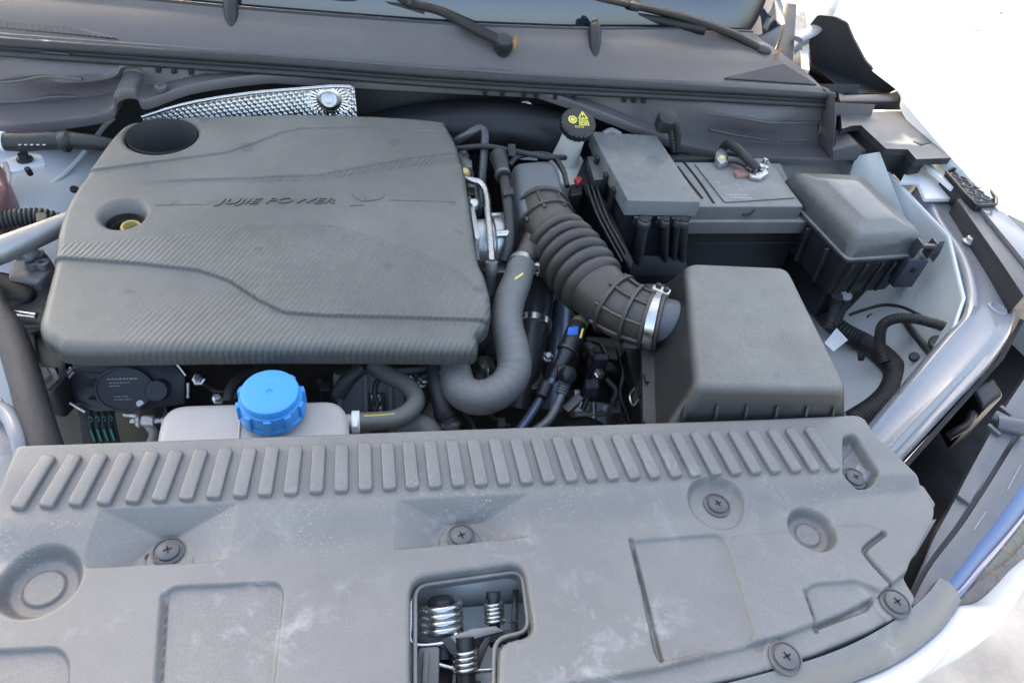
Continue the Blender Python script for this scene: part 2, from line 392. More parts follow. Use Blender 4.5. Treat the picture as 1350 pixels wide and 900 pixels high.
# ================================================================ the setting and the car body
def grid_plane(name, x0, x1, y0, y1, z, m, n=1):
    V = [(x0+(x1-x0)*i/n, y0+(y1-y0)*j/n, z) for j in range(n+1) for i in range(n+1)]
    F = [(j*(n+1)+i, j*(n+1)+i+1, (j+1)*(n+1)+i+1, (j+1)*(n+1)+i) for j in range(n) for i in range(n)]
    return mesh(name, V, F, m)
tag(grid_plane('ground', -60, 60, -60, 60, 0, M['ground']), kind='structure')

body = thing('car_body', 'white painted car body shell framing the open engine bay', 'car body', (.07, 1.0, 0))
# floor of the bay and firewall
prism('undertray', [Vector(p) for p in ((-.60, .26, .30), (.66, .26, .30), (.86, 1.22, .30), (-.78, 1.22, .30))], (0, 0, .02), M['deep'], body)
def firewall():
    V = []; F = []; nx, nz = 60, 20
    for j in range(nz+1):
        for i in range(nx+1):
            x = -.80+1.72*i/nx; z = .32+.62*j/nz
            y = 1.20+.012*math.sin(x*9+z*5)+.02*math.sin(z*14)
            V.append((x, y, z))
    for j in range(nz):
        for i in range(nx): F.append((j*(nx+1)+i, j*(nx+1)+i+1, (j+1)*(nx+1)+i+1, (j+1)*(nx+1)+i))
    mesh('firewall', V, F, M['felt'], body)
firewall()
lathe('firewall_stud', [(.012, 0), (.012, .006), (.006, .008), (.005, .02), (0, .021)], Py(693, 142, 1.15), (-.2, -1, .3), M['steel'], body, 14)
tube('firewall_duct', [Py(470, 190, 1.15), Py(560, 172, 1.14), Py(660, 168, 1.13), Py(760, 185, 1.13)], .045, M['deep'], body, 16)
# inner wing on the image's left, white paint
def wing_left():
    rows = []
    for y, dz in ((.20, -.10), (.40, -.09), (.60, -.05), (.80, 0), (.95, .015), (1.08, .02), (1.20, .02)):
        rows.append([Vector((x, y, z+dz)) for x, z in ((-.92, .93), (-.80, .90), (-.68, .825), (-.60, .80), (-.50, .775), (-.43, .74), (-.40, .66), (-.40, .34))])
    strip('inner_wing', rows, M['whitein'], body, n=5, thick=.004)
wing_left()
for pp in ([(118, 195, .81), (135, 170, .81), (150, 155, .82)], [(60, 250, .785), (90, 225, .79), (112, 200, .80)]):
    tube('seam_bead', L3(pp), .004, M['whitein'], body, 8)
# inner wing on the image's right
def wing_right():
    rows = []
    for y, dz in ((.38, -.05), (.45, -.04), (.52, -.02), (.68, 0), (.82, .01), (.95, .01), (1.10, .01), (1.20, .01)):
        k = float(np.interp(y, [.36, .52, .68, .82], [.30, .60, .88, 1.0]))
        rows.append([Vector((.40+(x-.40)*k, y, z+dz)) for x, z in ((.40, .50), (.60, .60), (.72, .635), (.80, .66), (.86, .70), (.895, .76), (.905, .82), (.905, .86))])
    strip('inner_wing', rows, M['whitein'], body, n=6, thick=.004)
wing_right()
tube('wing_crease', L3([(1135, 395, .70), (1175, 385, .72), (1225, 395, .76)]), .006, M['whitein'], body, 10)
tube('wing_crease', L3([(1210, 330, .80), (1222, 365, .77), (1235, 400, .75)]), .005, M['whitein'], body, 10)
# rear apron behind the fuse box
prism('apron_gusset', [Px(1128, 205, .86), Px(1160, 200, .87), Px(1190, 280, .88), Px(1196, 292, .88), Px(1120, 230, .86)], (.004, .002, -.004), M['whitein'], body)
prism('apron_panel', L([(905, 190), (1000, 212), (1130, 205), (1220, 215), (1230, 300), (1100, 300), (930, 230)], .80), (0, 0, -.01), M['whitein'], body)
prism('apron_plate', L([(893, 188), (945, 198), (948, 212), (897, 210)], .835), (0, 0, -.006), M['whitein'], body)

# upper rail that sweeps forward round the bay
inn = [(1211, 242), (1225, 270), (1238, 295), (1265, 336), (1277, 379), (1273, 411), (1247, 441), (1195, 503), (1140, 567), (1105, 606)]
out_ = [(1258, 244), (1276, 270), (1290, 295), (1316, 332), (1337, 375), (1339, 421), (1314, 468), (1252, 536), (1183, 610), (1150, 648)]
RZ = [.875, .87, .868, .866, .864, .862, .86, .857, .852, .848]
def rail():
    a = [Pz(p[0], p[1], z) for p, z in zip(inn, RZ)]; b = [Pz(p[0], p[1], z-.004) for p, z in zip(out_, RZ)]
    def mix(t, dz): return [p.lerp(q, t)+Vector((0, 0, dz)) for p, q in zip(a, b)]
    ridge = [0, 0, 0, 0, .0, .001, .004, .006, .006, .005]
    low = [p+Vector((-.004, .002, -.045)) for p in a]
    cur = [low, [p+Vector((-.001, 0, -.008)) for p in a], mix(.03, -.002), mix(.10, .001), mix(.2, -.001), mix(.30, -.0015), mix(.42, 0)]
    cur.append([p.lerp(q, .60)+Vector((0, 0, r_*.3)) for p, q, r_ in zip(a, b, ridge)])
    cur.append([p.lerp(q, .68)+Vector((0, 0, r_)) for p, q, r_ in zip(a, b, ridge)])
    cur.append([p.lerp(q, .74)+Vector((0, 0, r_*.9)) for p, q, r_ in zip(a, b, ridge)])
    cur.append([p.lerp(q, .84)+Vector((0, 0, -r_*.2)) for p, q, r_ in zip(a, b, ridge)])
    cur += [mix(.93, .001), mix(.98, -.002), [p+Vector((.001, -.001, -.008)) for p in b], [p+Vector((.002, -.002, -.05)) for p in b]]
    return strip('upper_rail', cur, M['greypaint'], body, n=8, smooth=50, thick=.002)
rail()
for px, py, r_ in ((1314, 407, .014),):
    lathe('rail_dimple', [(r_, .0), (r_*.92, .003), (r_*.7, .0035), (r_*.6, .001), (0, .0005)], Pz(px, py, .860), (0, 0, 1), M['greypaint'], body, 24)
for px, py in ((1234, 244), (1278, 319)):
    b = lathe('rail_bolt', [(.011, 0), (.011, .002), (.007, .003), (.007, .008), (.005, .010), (0, .010)], Pz(px, py, .868), (0, 0, 1), M['steel'], body, 12)
# white corner bracket at the rear end of the rail
cb = prism('corner_bracket', rnd(L([(1187, 240), (1200, 217), (1213, 216), (1228, 232), (1252, 236), (1262, 262), (1220, 262), (1210, 240)], .88), .004, 3), (0, 0, -.006), M['white'], body, bevel=0)
bar('bracket_lip', Pz(1214, 212, .893), Pz(1258, 250, .893), .012, .008, M['white'], body)
prism('bracket_web', [Pz(1187, 240, .88), Pz(1196, 222, .88), Pz(1206, 238, .84), Pz(1190, 262, .82)], (.003, 0, -.002), M['whitein'], body)

# fender and its gutter
fe = [(1180, -60, .97), (1128, 0, .965), (1122, 40, .962), (1140, 78, .957), (1188, 118, .948), (1204, 133, .944), (1262, 190, .93), (1318, 250, .915), (1362, 300, .90), (1420, 370, .88)]
def fender():
    e = L3(fe)
    wt = [0, 0, 0, 0, .15, .6, 1, 1, 1, 1]
    gut, gut2, gut3 = ([p+Vector((a*w, b*w, c*w-.001*(1-w))) for p, w in zip(e, wt)] for a, b, c in ((-.014, -.006, -.009), (-.024, -.010, -.010), (-.026, -.011, -.035)))
    def o(dx, dz): return [p+Vector((dx, 0, dz)) for p in e]
    strip('fender', [gut3, gut2, gut, o(-.004, -.004), e, o(.01, .002), o(.04, -.004), o(.075, -.02), o(.10, -.05), o(.115, -.12), o(.11, -.30), o(.08, -.45)], M['white'], body, n=8)
fender()
# cabin behind the windscreen: sides, pillars and roof (it shades the cowl)
def cabin():
    cx = .04; rows = []
    for y, k in ((1.86, 0), (2.1, .04), (2.6, .05), (3.2, .04), (3.7, 0)):
        sec = [(-.90, .35), (-.93, .60), (-.92, .92), (-.74, 1.34+k), (-.60, 1.42+k), (-.3, 1.45+k), (0, 1.46+k), (.3, 1.45+k), (.60, 1.42+k), (.74, 1.34+k), (.92, .92), (.93, .60), (.90, .35)]
        rows.append([Vector((cx+x, y+(0 if z < 1 else .0), z)) for x, z in sec])
    strip('cabin_shell', rows, M['white'], body, n=4, thick=.01)
    for s in (-1, 1):
        tube('windscreen_pillar', [Vector((cx+s*.93, 1.45, .93)), Vector((cx+s*.88, 1.60, 1.10)), Vector((cx+s*.74, 1.88, 1.38))], [.035, .04, .05], M['white'], body, 12)
        strip('door_skin', [[Vector((cx+s*x, y, z)) for y in (1.55, 1.70, 1.87)] for x, z in ((.90, .30), (.93, .60), (.92, .92), (.90, .95))], M['white'], body, n=3, thick=.01)
cabin()
# hinge arm of the bonnet
tube('bonnet_hinge_arm', [Pz(1052, 52, .985), Pz(1070, 42, .99), Pz(1085, 25, 1.0), Pz(1097, 2, 1.02), Pz(1106, -40, 1.05)], [.010, .013, .013, .012, .012], M['greypaint'], body, 12, flat=(.5, 1.1))
prism('hinge_plate', [Pz(1045, 20, .98), Pz(1060, 22, .98), Pz(1052, 62, .97), Pz(1040, 75, .965)], (.004, .004, 0), M['greypaint'], body)
prism('hinge_base', [Pz(1042, 40, .975), Pz(1066, 36, .985), Pz(1068, 56, .97), Pz(1048, 72, .962)], (0, .012, -.012), M['greypaint'], body, bevel=.003)
bar('hinge_post', Pz(1060, 55, .965), Pz(1062, 95, .955), .012, .010, M['white'], body)

# the bonnet itself, propped open above and behind the frame
bon = thing('bonnet', 'white bonnet propped wide open above the engine bay', 'bonnet', (.07, 1.28, 1.10))
def bonnet():
    th = R(76); hx, hy, hz = .07, 1.30, 1.085; rows = []
    for t in np.linspace(0, 1, 12):
        w = .93-.10*t**2-.03*t; s = 1.02*t; row = []
        for q in np.linspace(-1, 1, 17):
            bow = .05*(1-q*q)-.03*t*t
            ce = s-.10*(q*q)*(t**3)
            row.append(Vector((hx+w*q, hy-ce*math.cos(th)+bow*math.sin(th)*.8, hz+ce*math.sin(th)+bow*math.cos(th)*.8)))
        rows.append(row)
    strip('outer_skin', rows, M['white'], bon, n=2, thick=.012)
bonnet()

# ---------------------------------------------------------------- cowl, plenum wall, windscreen
lipc = [(-60, 46), (0, 51), (120, 60), (260, 70), (400, 80), (550, 92), (700, 102), (850, 110), (980, 117), (1098, 124)]
LZ = .955
lip = [Pz(a, b, LZ) for a, b in lipc]
gb = [(-60, -22), (0, -14), (167, 2), (316, 16), (480, 29), (600, 37), (700, 41), (768, 43), (900, 43), (990, 47)]
gl = [Pz(a, b, .992) for a, b in gb]
cowl = thing('cowl_panel', 'long grey plastic cowl panel below the windscreen', 'cowl panel', lip[4])
def mixc(A, B, t, dz=0): return [p.lerp(q, t)+Vector((0, 0, dz)) for p, q in zip(A, B)]
strip('panel', [[p+Vector((0, -.002, -.030)) for p in lip], [p+Vector((0, -.001, -.004)) for p in lip], lip, mixc(lip, gl, .06, .003), mixc(lip, gl, .14, -.001), mixc(lip, gl, .4, .006), mixc(lip, gl, .75, .006), mixc(lip, gl, .90, .005), mixc(lip, gl, .93, .008), mixc(lip, gl, 1.0, .008), mixc(lip, gl, 1.03, -.01)], M['cowl'], cowl, n=8)
tube('rubber_seal', [p+Vector((0, -.006, -.002)) for p in lip], .0075, M['rubber'], cowl, 10, n=8)
tube('sealing_rib', [p+Vector((0, -.010, -.018)) for p in lip], .005, M['rubber'], cowl, 8, n=8)
# intake grilles in the cowl: fine mesh bars
def csurf(i, t, lift=.0012):
    def at(C):
        k = min(int(i), len(C)-2); return C[k].lerp(C[k+1], i-k)
    dz = np.interp(t, [.0, .06, .14, .4, .75, .9], [0, .003, -.001, .006, .006, .005])
    return at(lip).lerp(at(gl), t)+Vector((0, 0, float(dz)+lift))
def grille(px0, py0, px1, py1, px2, py2, nb):
    a, b, c = (csurf(q, w) for q, w in ((px0, py0), (px1, py1), (px2, py2)))
    o = mesh('intake_grille', [a, b, c, a+Vector((0, 0, -.012)), b+Vector((0, 0, -.012)), c+Vector((0, 0, -.012))], [(0, 1, 2), (5, 4, 3), (0, 3, 4, 1), (1, 4, 5, 2), (2, 5, 3, 0)], M['deep'], cowl)
    V = []; F = []
    def addbar(p, q):
        t = (q-p).normalized(); s = t.cross(Vector((0, 0, 1)))*.0008; u = Vector((0, 0, .0018)); k = len(V)
        for e in (p, q): V.extend([e-s, e+s, e+s+u, e-s+u])
        F.extend([(k, k+4, k+5, k+1), (k+1, k+5, k+6, k+2), (k+2, k+6, k+7, k+3), (k+3, k+7, k+4, k)])
    for i in range(1, nb):
        t = i/nb
        addbar(a.lerp(b, t), a.lerp(c, t)); addbar(a.lerp(b, t), c.lerp(b, t)); addbar(a.lerp(c, t), b.lerp(c, t))
    w = mesh('grille_wires', V, F, M['cowl'], o, fix=False); w['kind'] = 'stuff'
grille(7.9, .16, 8.95, .14, 8.80, .42, 26)
grille(0, .60, 2.2, .16, 0, .18, 26)
# washer jets
for i, (px, py0, py1) in enumerate(((305, -2, 50), (783, 32, 84))):
    a, b = Pz(px, py0, 1.005), Pz(px+1, py1, .968)
    j = tube('washer_jet', [a, a.lerp(b, .25)+Vector((0, 0, .006)), a.lerp(b, .6)+Vector((0, 0, .004)), b], [.006, .012, .010, .002], M['black'], cowl, 12)
    lathe('jet_nozzle', [(.006, 0), (.006, .006), (.003, .008), (0, .008)], a+Vector((0, -.002, .002)), (0, -.3, 1), M['black'], cowl, 12)

ws = thing('windscreen', 'dark glossy windscreen glass above the cowl panel', 'windscreen', gl[4])
glr = [p+Vector((0, .003, .003)) for p in gl]+[Pz(1035, 28, 1.0)]
strip('glass', [[p+Vector((0, -.004, -.004)) for p in glr], [p+Vector((0, .30, .195)) for p in glr], [p+Vector((0, .62, .40)) for p in glr]], M['glass'], ws, n=4, thick=.005)
tube('glass_edge_seal', [p+Vector((0, -.001, .006)) for p in gl], .004, M['black'], ws, 8)
# corner trim pieces where the glass meets the fender
ct = thing('corner_trim', 'slate grey trim piece at the corner of the windscreen', 'trim', Pz(1015, 50, .98))
prism('facet', [Pz(984, 40, .994), Pz(1012, 14, 1.012), Pz(1034, 6, 1.014), Pz(1030, 44, .988), Pz(1020, 70, .975), Pz(1000, 56, .984)], (0, .01, -.01), M['pump'], ct, bevel=.002)
prism('post_trim', [Pz(1040, 4, 1.01), Pz(1051, 6, 1.008), Pz(1046, 80, .965), Pz(1022, 82, .965), Pz(1030, 50, .98)], (0, .012, -.004), M['plenum2'], ct, bevel=.002)

# plenum wall under the cowl with its forward ledge
led = [(-60, 172), (0, 166), (80, 158), (142, 146), (152, 122), (176, 118), (190, 132), (250, 112), (330, 100), (420, 92), (500, 94), (550, 100), (640, 110), (700, 116), (740, 128), (800, 150), (870, 178), (925, 196), (1000, 206), (1080, 209), (1150, 206)]
LY = 1.075
def ly_at(px): return float(np.interp(px, [0, 150, 250, 330, 700, 800, 925, 1150], [1.075, 1.075, 1.11, 1.125, 1.125, 1.10, 1.08, 1.075]))
def plenum():
    pl = thing('plenum_wall', 'brownish grey plastic bulkhead wall under the cowl lip', 'bulkhead', Py(550, 110, 1.1))
    A = cr([Py(a, b, ly_at(a)) for a, b in led], 6); m = len(A)
    xs = [p.x for p in A]; lx = cr(lip, 10)
    lz = np.interp(xs, [p.x for p in lx], [p.z for p in lx])-.016; ly = np.interp(xs, [p.x for p in lx], [p.y for p in lx])+.002
    def wave(x):        # shallow moulded bulges at both ends of the wall
        return -.028*math.exp(-((x+.45)/.075)**2)-.026*math.exp(-((x-.665)/.07)**2)
    c = []
    yb = [max(p.y+.025, y-.01) for y, p in zip(ly, A)]
    c.append([Vector((x, y, z)) for x, y, z in zip(xs, ly, lz)])
    for t in (.12, .3, .5, .7, .88):
        c.append([Vector((x, y0*(1-t)+y1*t+wave(x)*math.sin(math.pi*min(1, t*1.3))*1.0, min(z0-.002*t*6, z0*(1-t)+(p.z+.004)*t))) for x, y0, y1, z0, p in zip(xs, ly, yb, lz, A)])
    c.append([Vector((p.x, y, min(p.z+.003, z-.002))) for p, y, z in zip(A, yb, lz)])
    c.append([Vector((p.x, p.y+.008, min(p.z+.001, z-.003))) for p, z in zip(A, lz)])
    c.append([Vector((p.x, p.y+.002, min(p.z, z-.004))) for p, z in zip(A, lz)])
    c.append([Vector((p.x, p.y, min(p.z, z-.004)-.004)) for p, z in zip(A, lz)])
    c.append([Vector((p.x, p.y+.001, min(p.z, z-.004)-.016)) for p, z in zip(A, lz)])
    c.append([Vector((p.x, p.y+.012, min(p.z, z-.004)-.019)) for p, z in zip(A, lz)])
    c.append([Vector((p.x, p.y+.05, min(p.z, z-.004)-.019)) for p, z in zip(A, lz)])
    V = []; F = []
    for r_ in c: V += r_
    for i in range(len(c)-1):
        for j in range(m-1): F.append((i*m+j, i*m+j+1, (i+1)*m+j+1, (i+1)*m+j))
    w = mesh('wall', V, F, M['plenum'], pl, 45)
    def wy(x):
        i = int(np.argmin([abs(q-x) for q in xs])); return ly[i], yb[i], i
    def bead(pts, r_=.0022):          # raised beads on the wall
        P = []
        for px, py in pts:
            q = Py(px, py, 1.11)
            y = 1.112
            i = int(np.argmin([abs(s-q.x) for s in xs]))
            t = np.clip((lz[i]-q.z)/max(.01, lz[i]-A[i].z), .05, .95)
            y = ly[i]*(1-t)+yb[i]*t+wave(q.x)*math.sin(math.pi*min(1, t*1.3))-.001
            P.append(Py(px, py, y))
        tube('bead', P, r_, M['plenum'], pl, 8)
    for pts in ([(0, 79), (30, 75), (60, 70), (92, 72)], [(0, 109), (30, 106), (60, 101), (108, 105)], [(0, 135), (40, 133), (70, 128), (103, 128)],
                [(932, 150), (960, 153), (990, 158), (1020, 162), (1082, 162)], [(936, 171), (970, 178), (1000, 183), (1013, 185)], [(1040, 142), (1078, 144)], [(1030, 185), (1068, 185)]): bead(pts)
    for px in (118, 207, 226, 248, 640, 666, 692, 716, 740, 762, 830, 846, 862):    # clip lugs under the lip
        y_, _, i = wy(Py(px, 85, 1.12).x)
        q = Vector((xs[i], y_-.008, lz[i]-.004)); bar('clip_lug', q, q+Vector((0, 0, -.012)), .007, .008, M['black'], pl, up=(0, -1, 0))
    for px, py in ((558, 101), (212, 114)):
        lathe('ledge_boss', [(.009, -.004), (.009, .001), (.007, .0015), (.004, .0015), (.004, .000), (0, .000)], Py(px, py, ly_at(px)+.006), (0, -.15, 1), M['plenum'], pl, 20)
    # turned-back end of the wall beside the fender trim
    prism('end_box', [Py(1102, 132, 1.09), Py(1104, 146, 1.09), Py(1100, 196, 1.06), Py(1130, 190, 1.05), Py(1152, 205, 1.05), Py(1148, 212, 1.05), Py(1098, 212, 1.06)], (0, .06, 0), M['plenum'], pl, bevel=.003)
plenum()
# heater-side rubber grommets on the ledge
gr = thing('rubber_grommet', 'black rubber grommet and looped cable clipped over the bulkhead ledge', 'grommet', Pz(885, 170, .88))
lathe('grommet_body', [(.016, -.012), (.018, 0), (.016, .012), (.010, .017), (0, .018)], Py(878, 160, 1.06), (0, -.4, 1), M['rubber'], gr, 20)
tube('cable_loop', [Py(868, 172, 1.055), Py(876, 160, 1.05), Py(888, 160, 1.05), Py(893, 175, 1.05), Py(892, 200, 1.05)], .006, M['rubber'], gr, 10)
tube('cable_loop', [Py(884, 168, 1.052), Py(886, 185, 1.05), Py(888, 200, 1.05)], .005, M['rubber'], gr, 8, corr=(.0006, .006))

# ---------------------------------------------------------------- wipers
def wiper(pts, zs, blade, bz, label, leaf):
    P = [Pz(a, b, z) for (a, b), z in zip(pts, zs)]
    w = thing('wiper_arm', label, 'wiper', P[-1])
    tube('arm', P, [.009, .010, .011, .013, .013], M['deep'], w, 10, flat=(.55, 1.0))
    lathe('pivot_cap', [(.016, -.012), (.017, 0), (.015, .006), (.010, .008), (0, .009)], P[-1], (0, -.25, 1), M['black'], w, 22)
    lathe('spindle', [(.012, -.06), (.012, 0)], P[-1]+Vector((0, 0, -.008)), (0, 0, 1), M['deep'], w, 12)
    B = [Pz(a, b, z) for (a, b), z in zip(blade, bz)]
    k = tube('blade', B, .008, M['deep'], w, 8, flat=(1.2, .6))
    q = P[1]; bar('arm_hinge', q, q.lerp(P[2], .18), .024, .014, M['black'], w, bevel=.003)
    return w
wiper([(470, -35), (537, 2), (583, 16), (630, 40), (664, 56)], [1.035, 1.018, 1.01, 1.0, .992], [(380, -4), (440, 5), (500, 9), (560, 17)], [1.005, 1.005, 1.005, 1.005], 'black wiper arm with leaf at its pivot near the middle of the cowl', None)
wiper([(745, -8), (830, 6), (905, 24), (968, 46), (1005, 66)], [1.03, 1.025, 1.018, 1.0, .985], [(700, 6), (780, 18), (850, 26), (930, 40)], [1.005, 1.004, 1.004, 1.004], 'black wiper arm pivoting beside the corner trim of the windscreen', None)
for (px, py, z, a), lb in zip(((677, 59, .992, .5), (1021, 76, .98, -.2)), ('dry brown leaf stuck at the wiper pivot in mid cowl', 'dry brown leaf stuck beside the wiper pivot at the corner trim')):
    o = Pz(px, py, z); V = []; F = []
    for i in range(6):
        t = i/5; w = .005*math.sin(math.pi*min(.98, t+.08)); z_ = .012*math.sin(t*2)
        V += [o+Vector((-w+.004*t, .012*a*(t-.5), .026*t-.008)), o+Vector((.004*t, -.003+.012*a*(t-.5), .026*t-.008)), o+Vector((w+.004*t, .012*a*(t-.5), .026*t-.008))]
    for i in range(5):
        for j in range(2): F.append((i*3+j, i*3+j+1, i*3+j+4, i*3+j+3))
    lf = mesh('dry_leaf', V, F, M['leaf']); lf.modifiers.new('t', 'SOLIDIFY').thickness = .0008
    tag(lf, lb, 'leaf')

# ---------------------------------------------------------------- black plastic trims along the fender
ft = thing('fender_trim', 'black plastic scoop shaped trim in the rear corner beside the fender', 'trim', Pz(1130, 120, .92))
w0, w1 = Pz(1069, 82, .93), Pz(1174, 122, .922)
def onwall(px, py):                      # upright plane that the back wall stands in
    d = Vector(ray(px, py)); nrm = Vector((w1.y-w0.y, w0.x-w1.x, 0)).normalized(); c = Vector(CAM)
    return c+d*((w0-c).dot(nrm)/d.dot(nrm))
prism('back_wall', [w0]+rnd([onwall(*q) for q in ((1062, 40), (1078, 20), (1100, 22), (1116, 30), (1124, 50), (1140, 80), (1162, 103), (1186, 118))], .004, 2)+[w1], (.006, .004, 0), M['black2'], ft, bevel=0)
prism('floor', [w0, w1, Pz(1119, 124, .92), Pz(1106, 114, .921)], (0, 0, -.004), M['black2'], ft, bevel=0)
prism('front_lip', [Pz(1104, 120, .928), Pz(1112, 125, .928), Pz(1172, 123, .93), Pz(1188, 118, .936), Pz(1201, 127, .936), Pz(1196, 134, .93), Pz(1108, 134, .928)], (0, 0, -.018), M['black'], ft, bevel=.002)
prism('side_rib', [Pz(1068, 82, .935), Pz(1120, 124, .925), Pz(1112, 126, .905), Pz(1064, 92, .905)], (-.004, .002, 0), M['black2'], ft, bevel=0)
prism('corner_gap_shade', L([(1034, 74), (1048, 20), (1070, 8), (1078, 80), (1120, 126), (1108, 136), (1060, 108)], .905), (0, 0, -.01), M['black2'], ft, bevel=0)  # added black sheet standing in for the shade of the gap
blk = thing('corner_cover', 'stepped black plastic corner cover between bulkhead and fender gutter', 'cover', Pz(1180, 180, .86))
prism('top', rnd(L([(1108, 147), (1196, 147), (1232, 178), (1262, 204), (1258, 208), (1208, 210), (1197, 197), (1168, 196), (1135, 165), (1122, 166), (1110, 170)], .918), .003, 2), (0, 0, -.012), M['blackdusty'], blk, bevel=0)
tp = L([(1124, 158), (1168, 196), (1197, 197), (1208, 208), (1225, 205), (1190, 150), (1120, 148)], .915)
prism('body', atz(tp, .914), (0, 0, -.05), M['black'], blk, bevel=.002)
prism('tab', L([(1160, 203), (1174, 203), (1174, 212), (1160, 212)], .872), (0, 0, -.01), M['black'], blk)
prism('recess', L([(1205, 181), (1222, 181), (1228, 188), (1214, 191), (1204, 186)], .9195), (0, 0, -.002), M['black'], blk)
# honeycomb crash pad on the fender edge
hc = thing('honeycomb_block', 'black honeycomb plastic block beside the fender edge', 'trim', Pz(1285, 250, .86))
tpz = [(1247, 226), (1256, 222), (1272, 226), (1300, 245), (1314, 262), (1313, 270), (1288, 271), (1272, 255)]
prism('tray', L(tpz, .905), (0, 0, -.03), M['black'], hc, bevel=.002)
rim = rnd(L(tpz, .908), .004, 3); tube('rim', rim+[rim[0]], .0025, M['black'], hc, 8, n=1)
cells = [(1259, 231), (1270, 236), (1264, 241), (1276, 245), (1287, 245), (1281, 254), (1292, 254), (1288, 263), (1300, 261)]
for a, b in cells:
    q = Pz(a, b, .908); rr = [q+Vector((.0075*math.cos(k*math.pi/3), .0075*math.sin(k*math.pi/3), 0)) for k in range(7)]
    tube('honeycomb_cell', rr, .0012, M['blackdusty'], hc, 6, n=1)
prism('arm', L([(1262, 262), (1275, 256), (1290, 272), (1305, 300), (1345, 350), (1370, 380), (1350, 390), (1320, 345), (1285, 295)], .894), (0, 0, -.04), M['blackdusty'], hc, bevel=.003)
ch = thing('fender_channel', 'blue grey painted channel with black end cap along the fender', 'trim', Pz(1330, 290, .86))
prism('channel', L([(1292, 272), (1316, 272), (1350, 305), (1400, 360), (1380, 380), (1340, 330)], .900), (0, 0, -.01), M['greypaint'], ch)
prism('end_cap', L([(1308, 250), (1316, 248), (1326, 249), (1350, 275), (1400, 335), (1400, 360), (1350, 306), (1316, 272)], .899), (0, 0, -.03), M['blackdusty'], ch, bevel=.003)
# ================================================================ radiator (slam panel) cover
SZ = .85
def screw(px, py, z, parent, r=.0125, ax=(0, 0, 1), name='clip_screw'):
    o = Pz(px, py, z)
    s = lathe(name, [(r*1.12, -.003), (r*1.12, .0012), (r*.98, .0022), (r*.94, .0012), (r*.80, .0012), (r*.78, .0032), (r*.70, .004), (0, .0046)], o, ax, M['slamscrew'], parent, 28)
    for dx, dy in ((1, .35), (-.35, 1)):
        d = Vector((dx, dy, 0)).normalized()*(r*.30)
        bar('cross_slot', o+Vector((0, 0, .0045))-d, o+Vector((0, 0, .0045))+d, r*.14, .0008, M['deep'], s, bevel=0)
    return s
def slam_dirt(m):
    """pale dried splash specks in a band behind the ribs and chalky smears further forward"""
    nt = m.node_tree; N = nt.nodes; K = nt.links; b = N['Principled BSDF']; geo = N.new('ShaderNodeNewGeometry')
    def noise(scale, det, lo, hi, rough=.6, dist=0.0):
        n = N.new('ShaderNodeTexNoise'); n.inputs['Scale'].default_value = scale; n.inputs['Detail'].default_value = det; n.inputs['Roughness'].default_value = rough; n.inputs['Distortion'].default_value = dist
        K.new(geo.outputs['Position'], n.inputs['Vector']); r = N.new('ShaderNodeMapRange'); r.inputs['From Min'].default_value = lo; r.inputs['From Max'].default_value = hi
        K.new(n.outputs[0], r.inputs[0]); return r.outputs[0]
    def math_(op, a, c):
        q = N.new('ShaderNodeMath'); q.operation = op
        for i, v in enumerate((a, c)):
            if isinstance(v, (int, float)): q.inputs[i].default_value = v
            else: K.new(v, q.inputs[i])
        q.use_clamp = True; return q.outputs[0]
    sp = N.new('ShaderNodeSeparateXYZ'); K.new(geo.outputs['Position'], sp.inputs[0])
    def band(sock, a0, a1, b0, b1):
        r1 = N.new('ShaderNodeMapRange'); r1.interpolation_type = 'SMOOTHSTEP'; r1.inputs['From Min'].default_value = a0; r1.inputs['From Max'].default_value = a1; K.new(sock, r1.inputs[0])
        r2 = N.new('ShaderNodeMapRange'); r2.interpolation_type = 'SMOOTHSTEP'; r2.inputs['From Min'].default_value = b0; r2.inputs['From Max'].default_value = b1; K.new(sock, r2.inputs[0])
        return math_('SUBTRACT', r1.outputs[0], r2.outputs[0])
    specks = math_('MULTIPLY', noise(420, 3, .60, .70), noise(18, 4, .46, .66))
    specks = math_('MULTIPLY', specks, band(sp.outputs['Y'], .31, .36, .39, .43))
    smear = math_('MULTIPLY', noise(30, 9, .52, .70, .72, .6), noise(8, 3, .48, .64))
    smear = math_('MULTIPLY', smear, math_('SUBTRACT', 1.0, band(sp.outputs['Y'], .40, .44, 2, 3)))
    veins = math_('MULTIPLY', noise(14, 2, .492, .5, .5, 2.2), math_('SUBTRACT', 1.0, noise(14, 2, .5, .508, .5, 2.2)))
    veins = math_('MULTIPLY', math_('MULTIPLY', veins, noise(7, 3, .60, .74)), .25)
    f = math_('MAXIMUM', math_('MULTIPLY', specks, .8), math_('MAXIMUM', math_('MULTIPLY', smear, .5), veins))
    src = b.inputs['Base Color'].links[0].from_socket; mx = N.new('ShaderNodeMix'); mx.data_type = 'RGBA'
    K.new(f, mx.inputs['Factor']); K.new(src, mx.inputs['A']); mx.inputs['B'].default_value = (.52, .50, .47, 1); K.new(mx.outputs['Result'], b.inputs['Base Color'])
slam_dirt(M['slam'])
M['slamscrew'] = mat('dark clip plastic', (.055, .055, .06), .4, dust_toplight=((.40, .385, .36), .22, .5), var=.1, vscale=60)
slam = thing('radiator_cover', 'large dusty grey plastic radiator cover with ribs across the front', 'cover', Pz(600, 700, .80))
outline = [(28, 597), (300, 587), (575, 576), (800, 568), (1000, 561), (1085, 557), (1122, 555), (1134, 560), (1146, 580), (1178, 606), (1206, 632), (1234, 668), (1232, 684), (1200, 742), (1197, 755), (1216, 786), (1205, 800), (1150, 829), (1080, 858), (1000, 884), (900, 906), (750, 930), (560, 950), (300, 970), (0, 985), (-150, 985), (-190, 800), (-40, 725), (0, 664)]
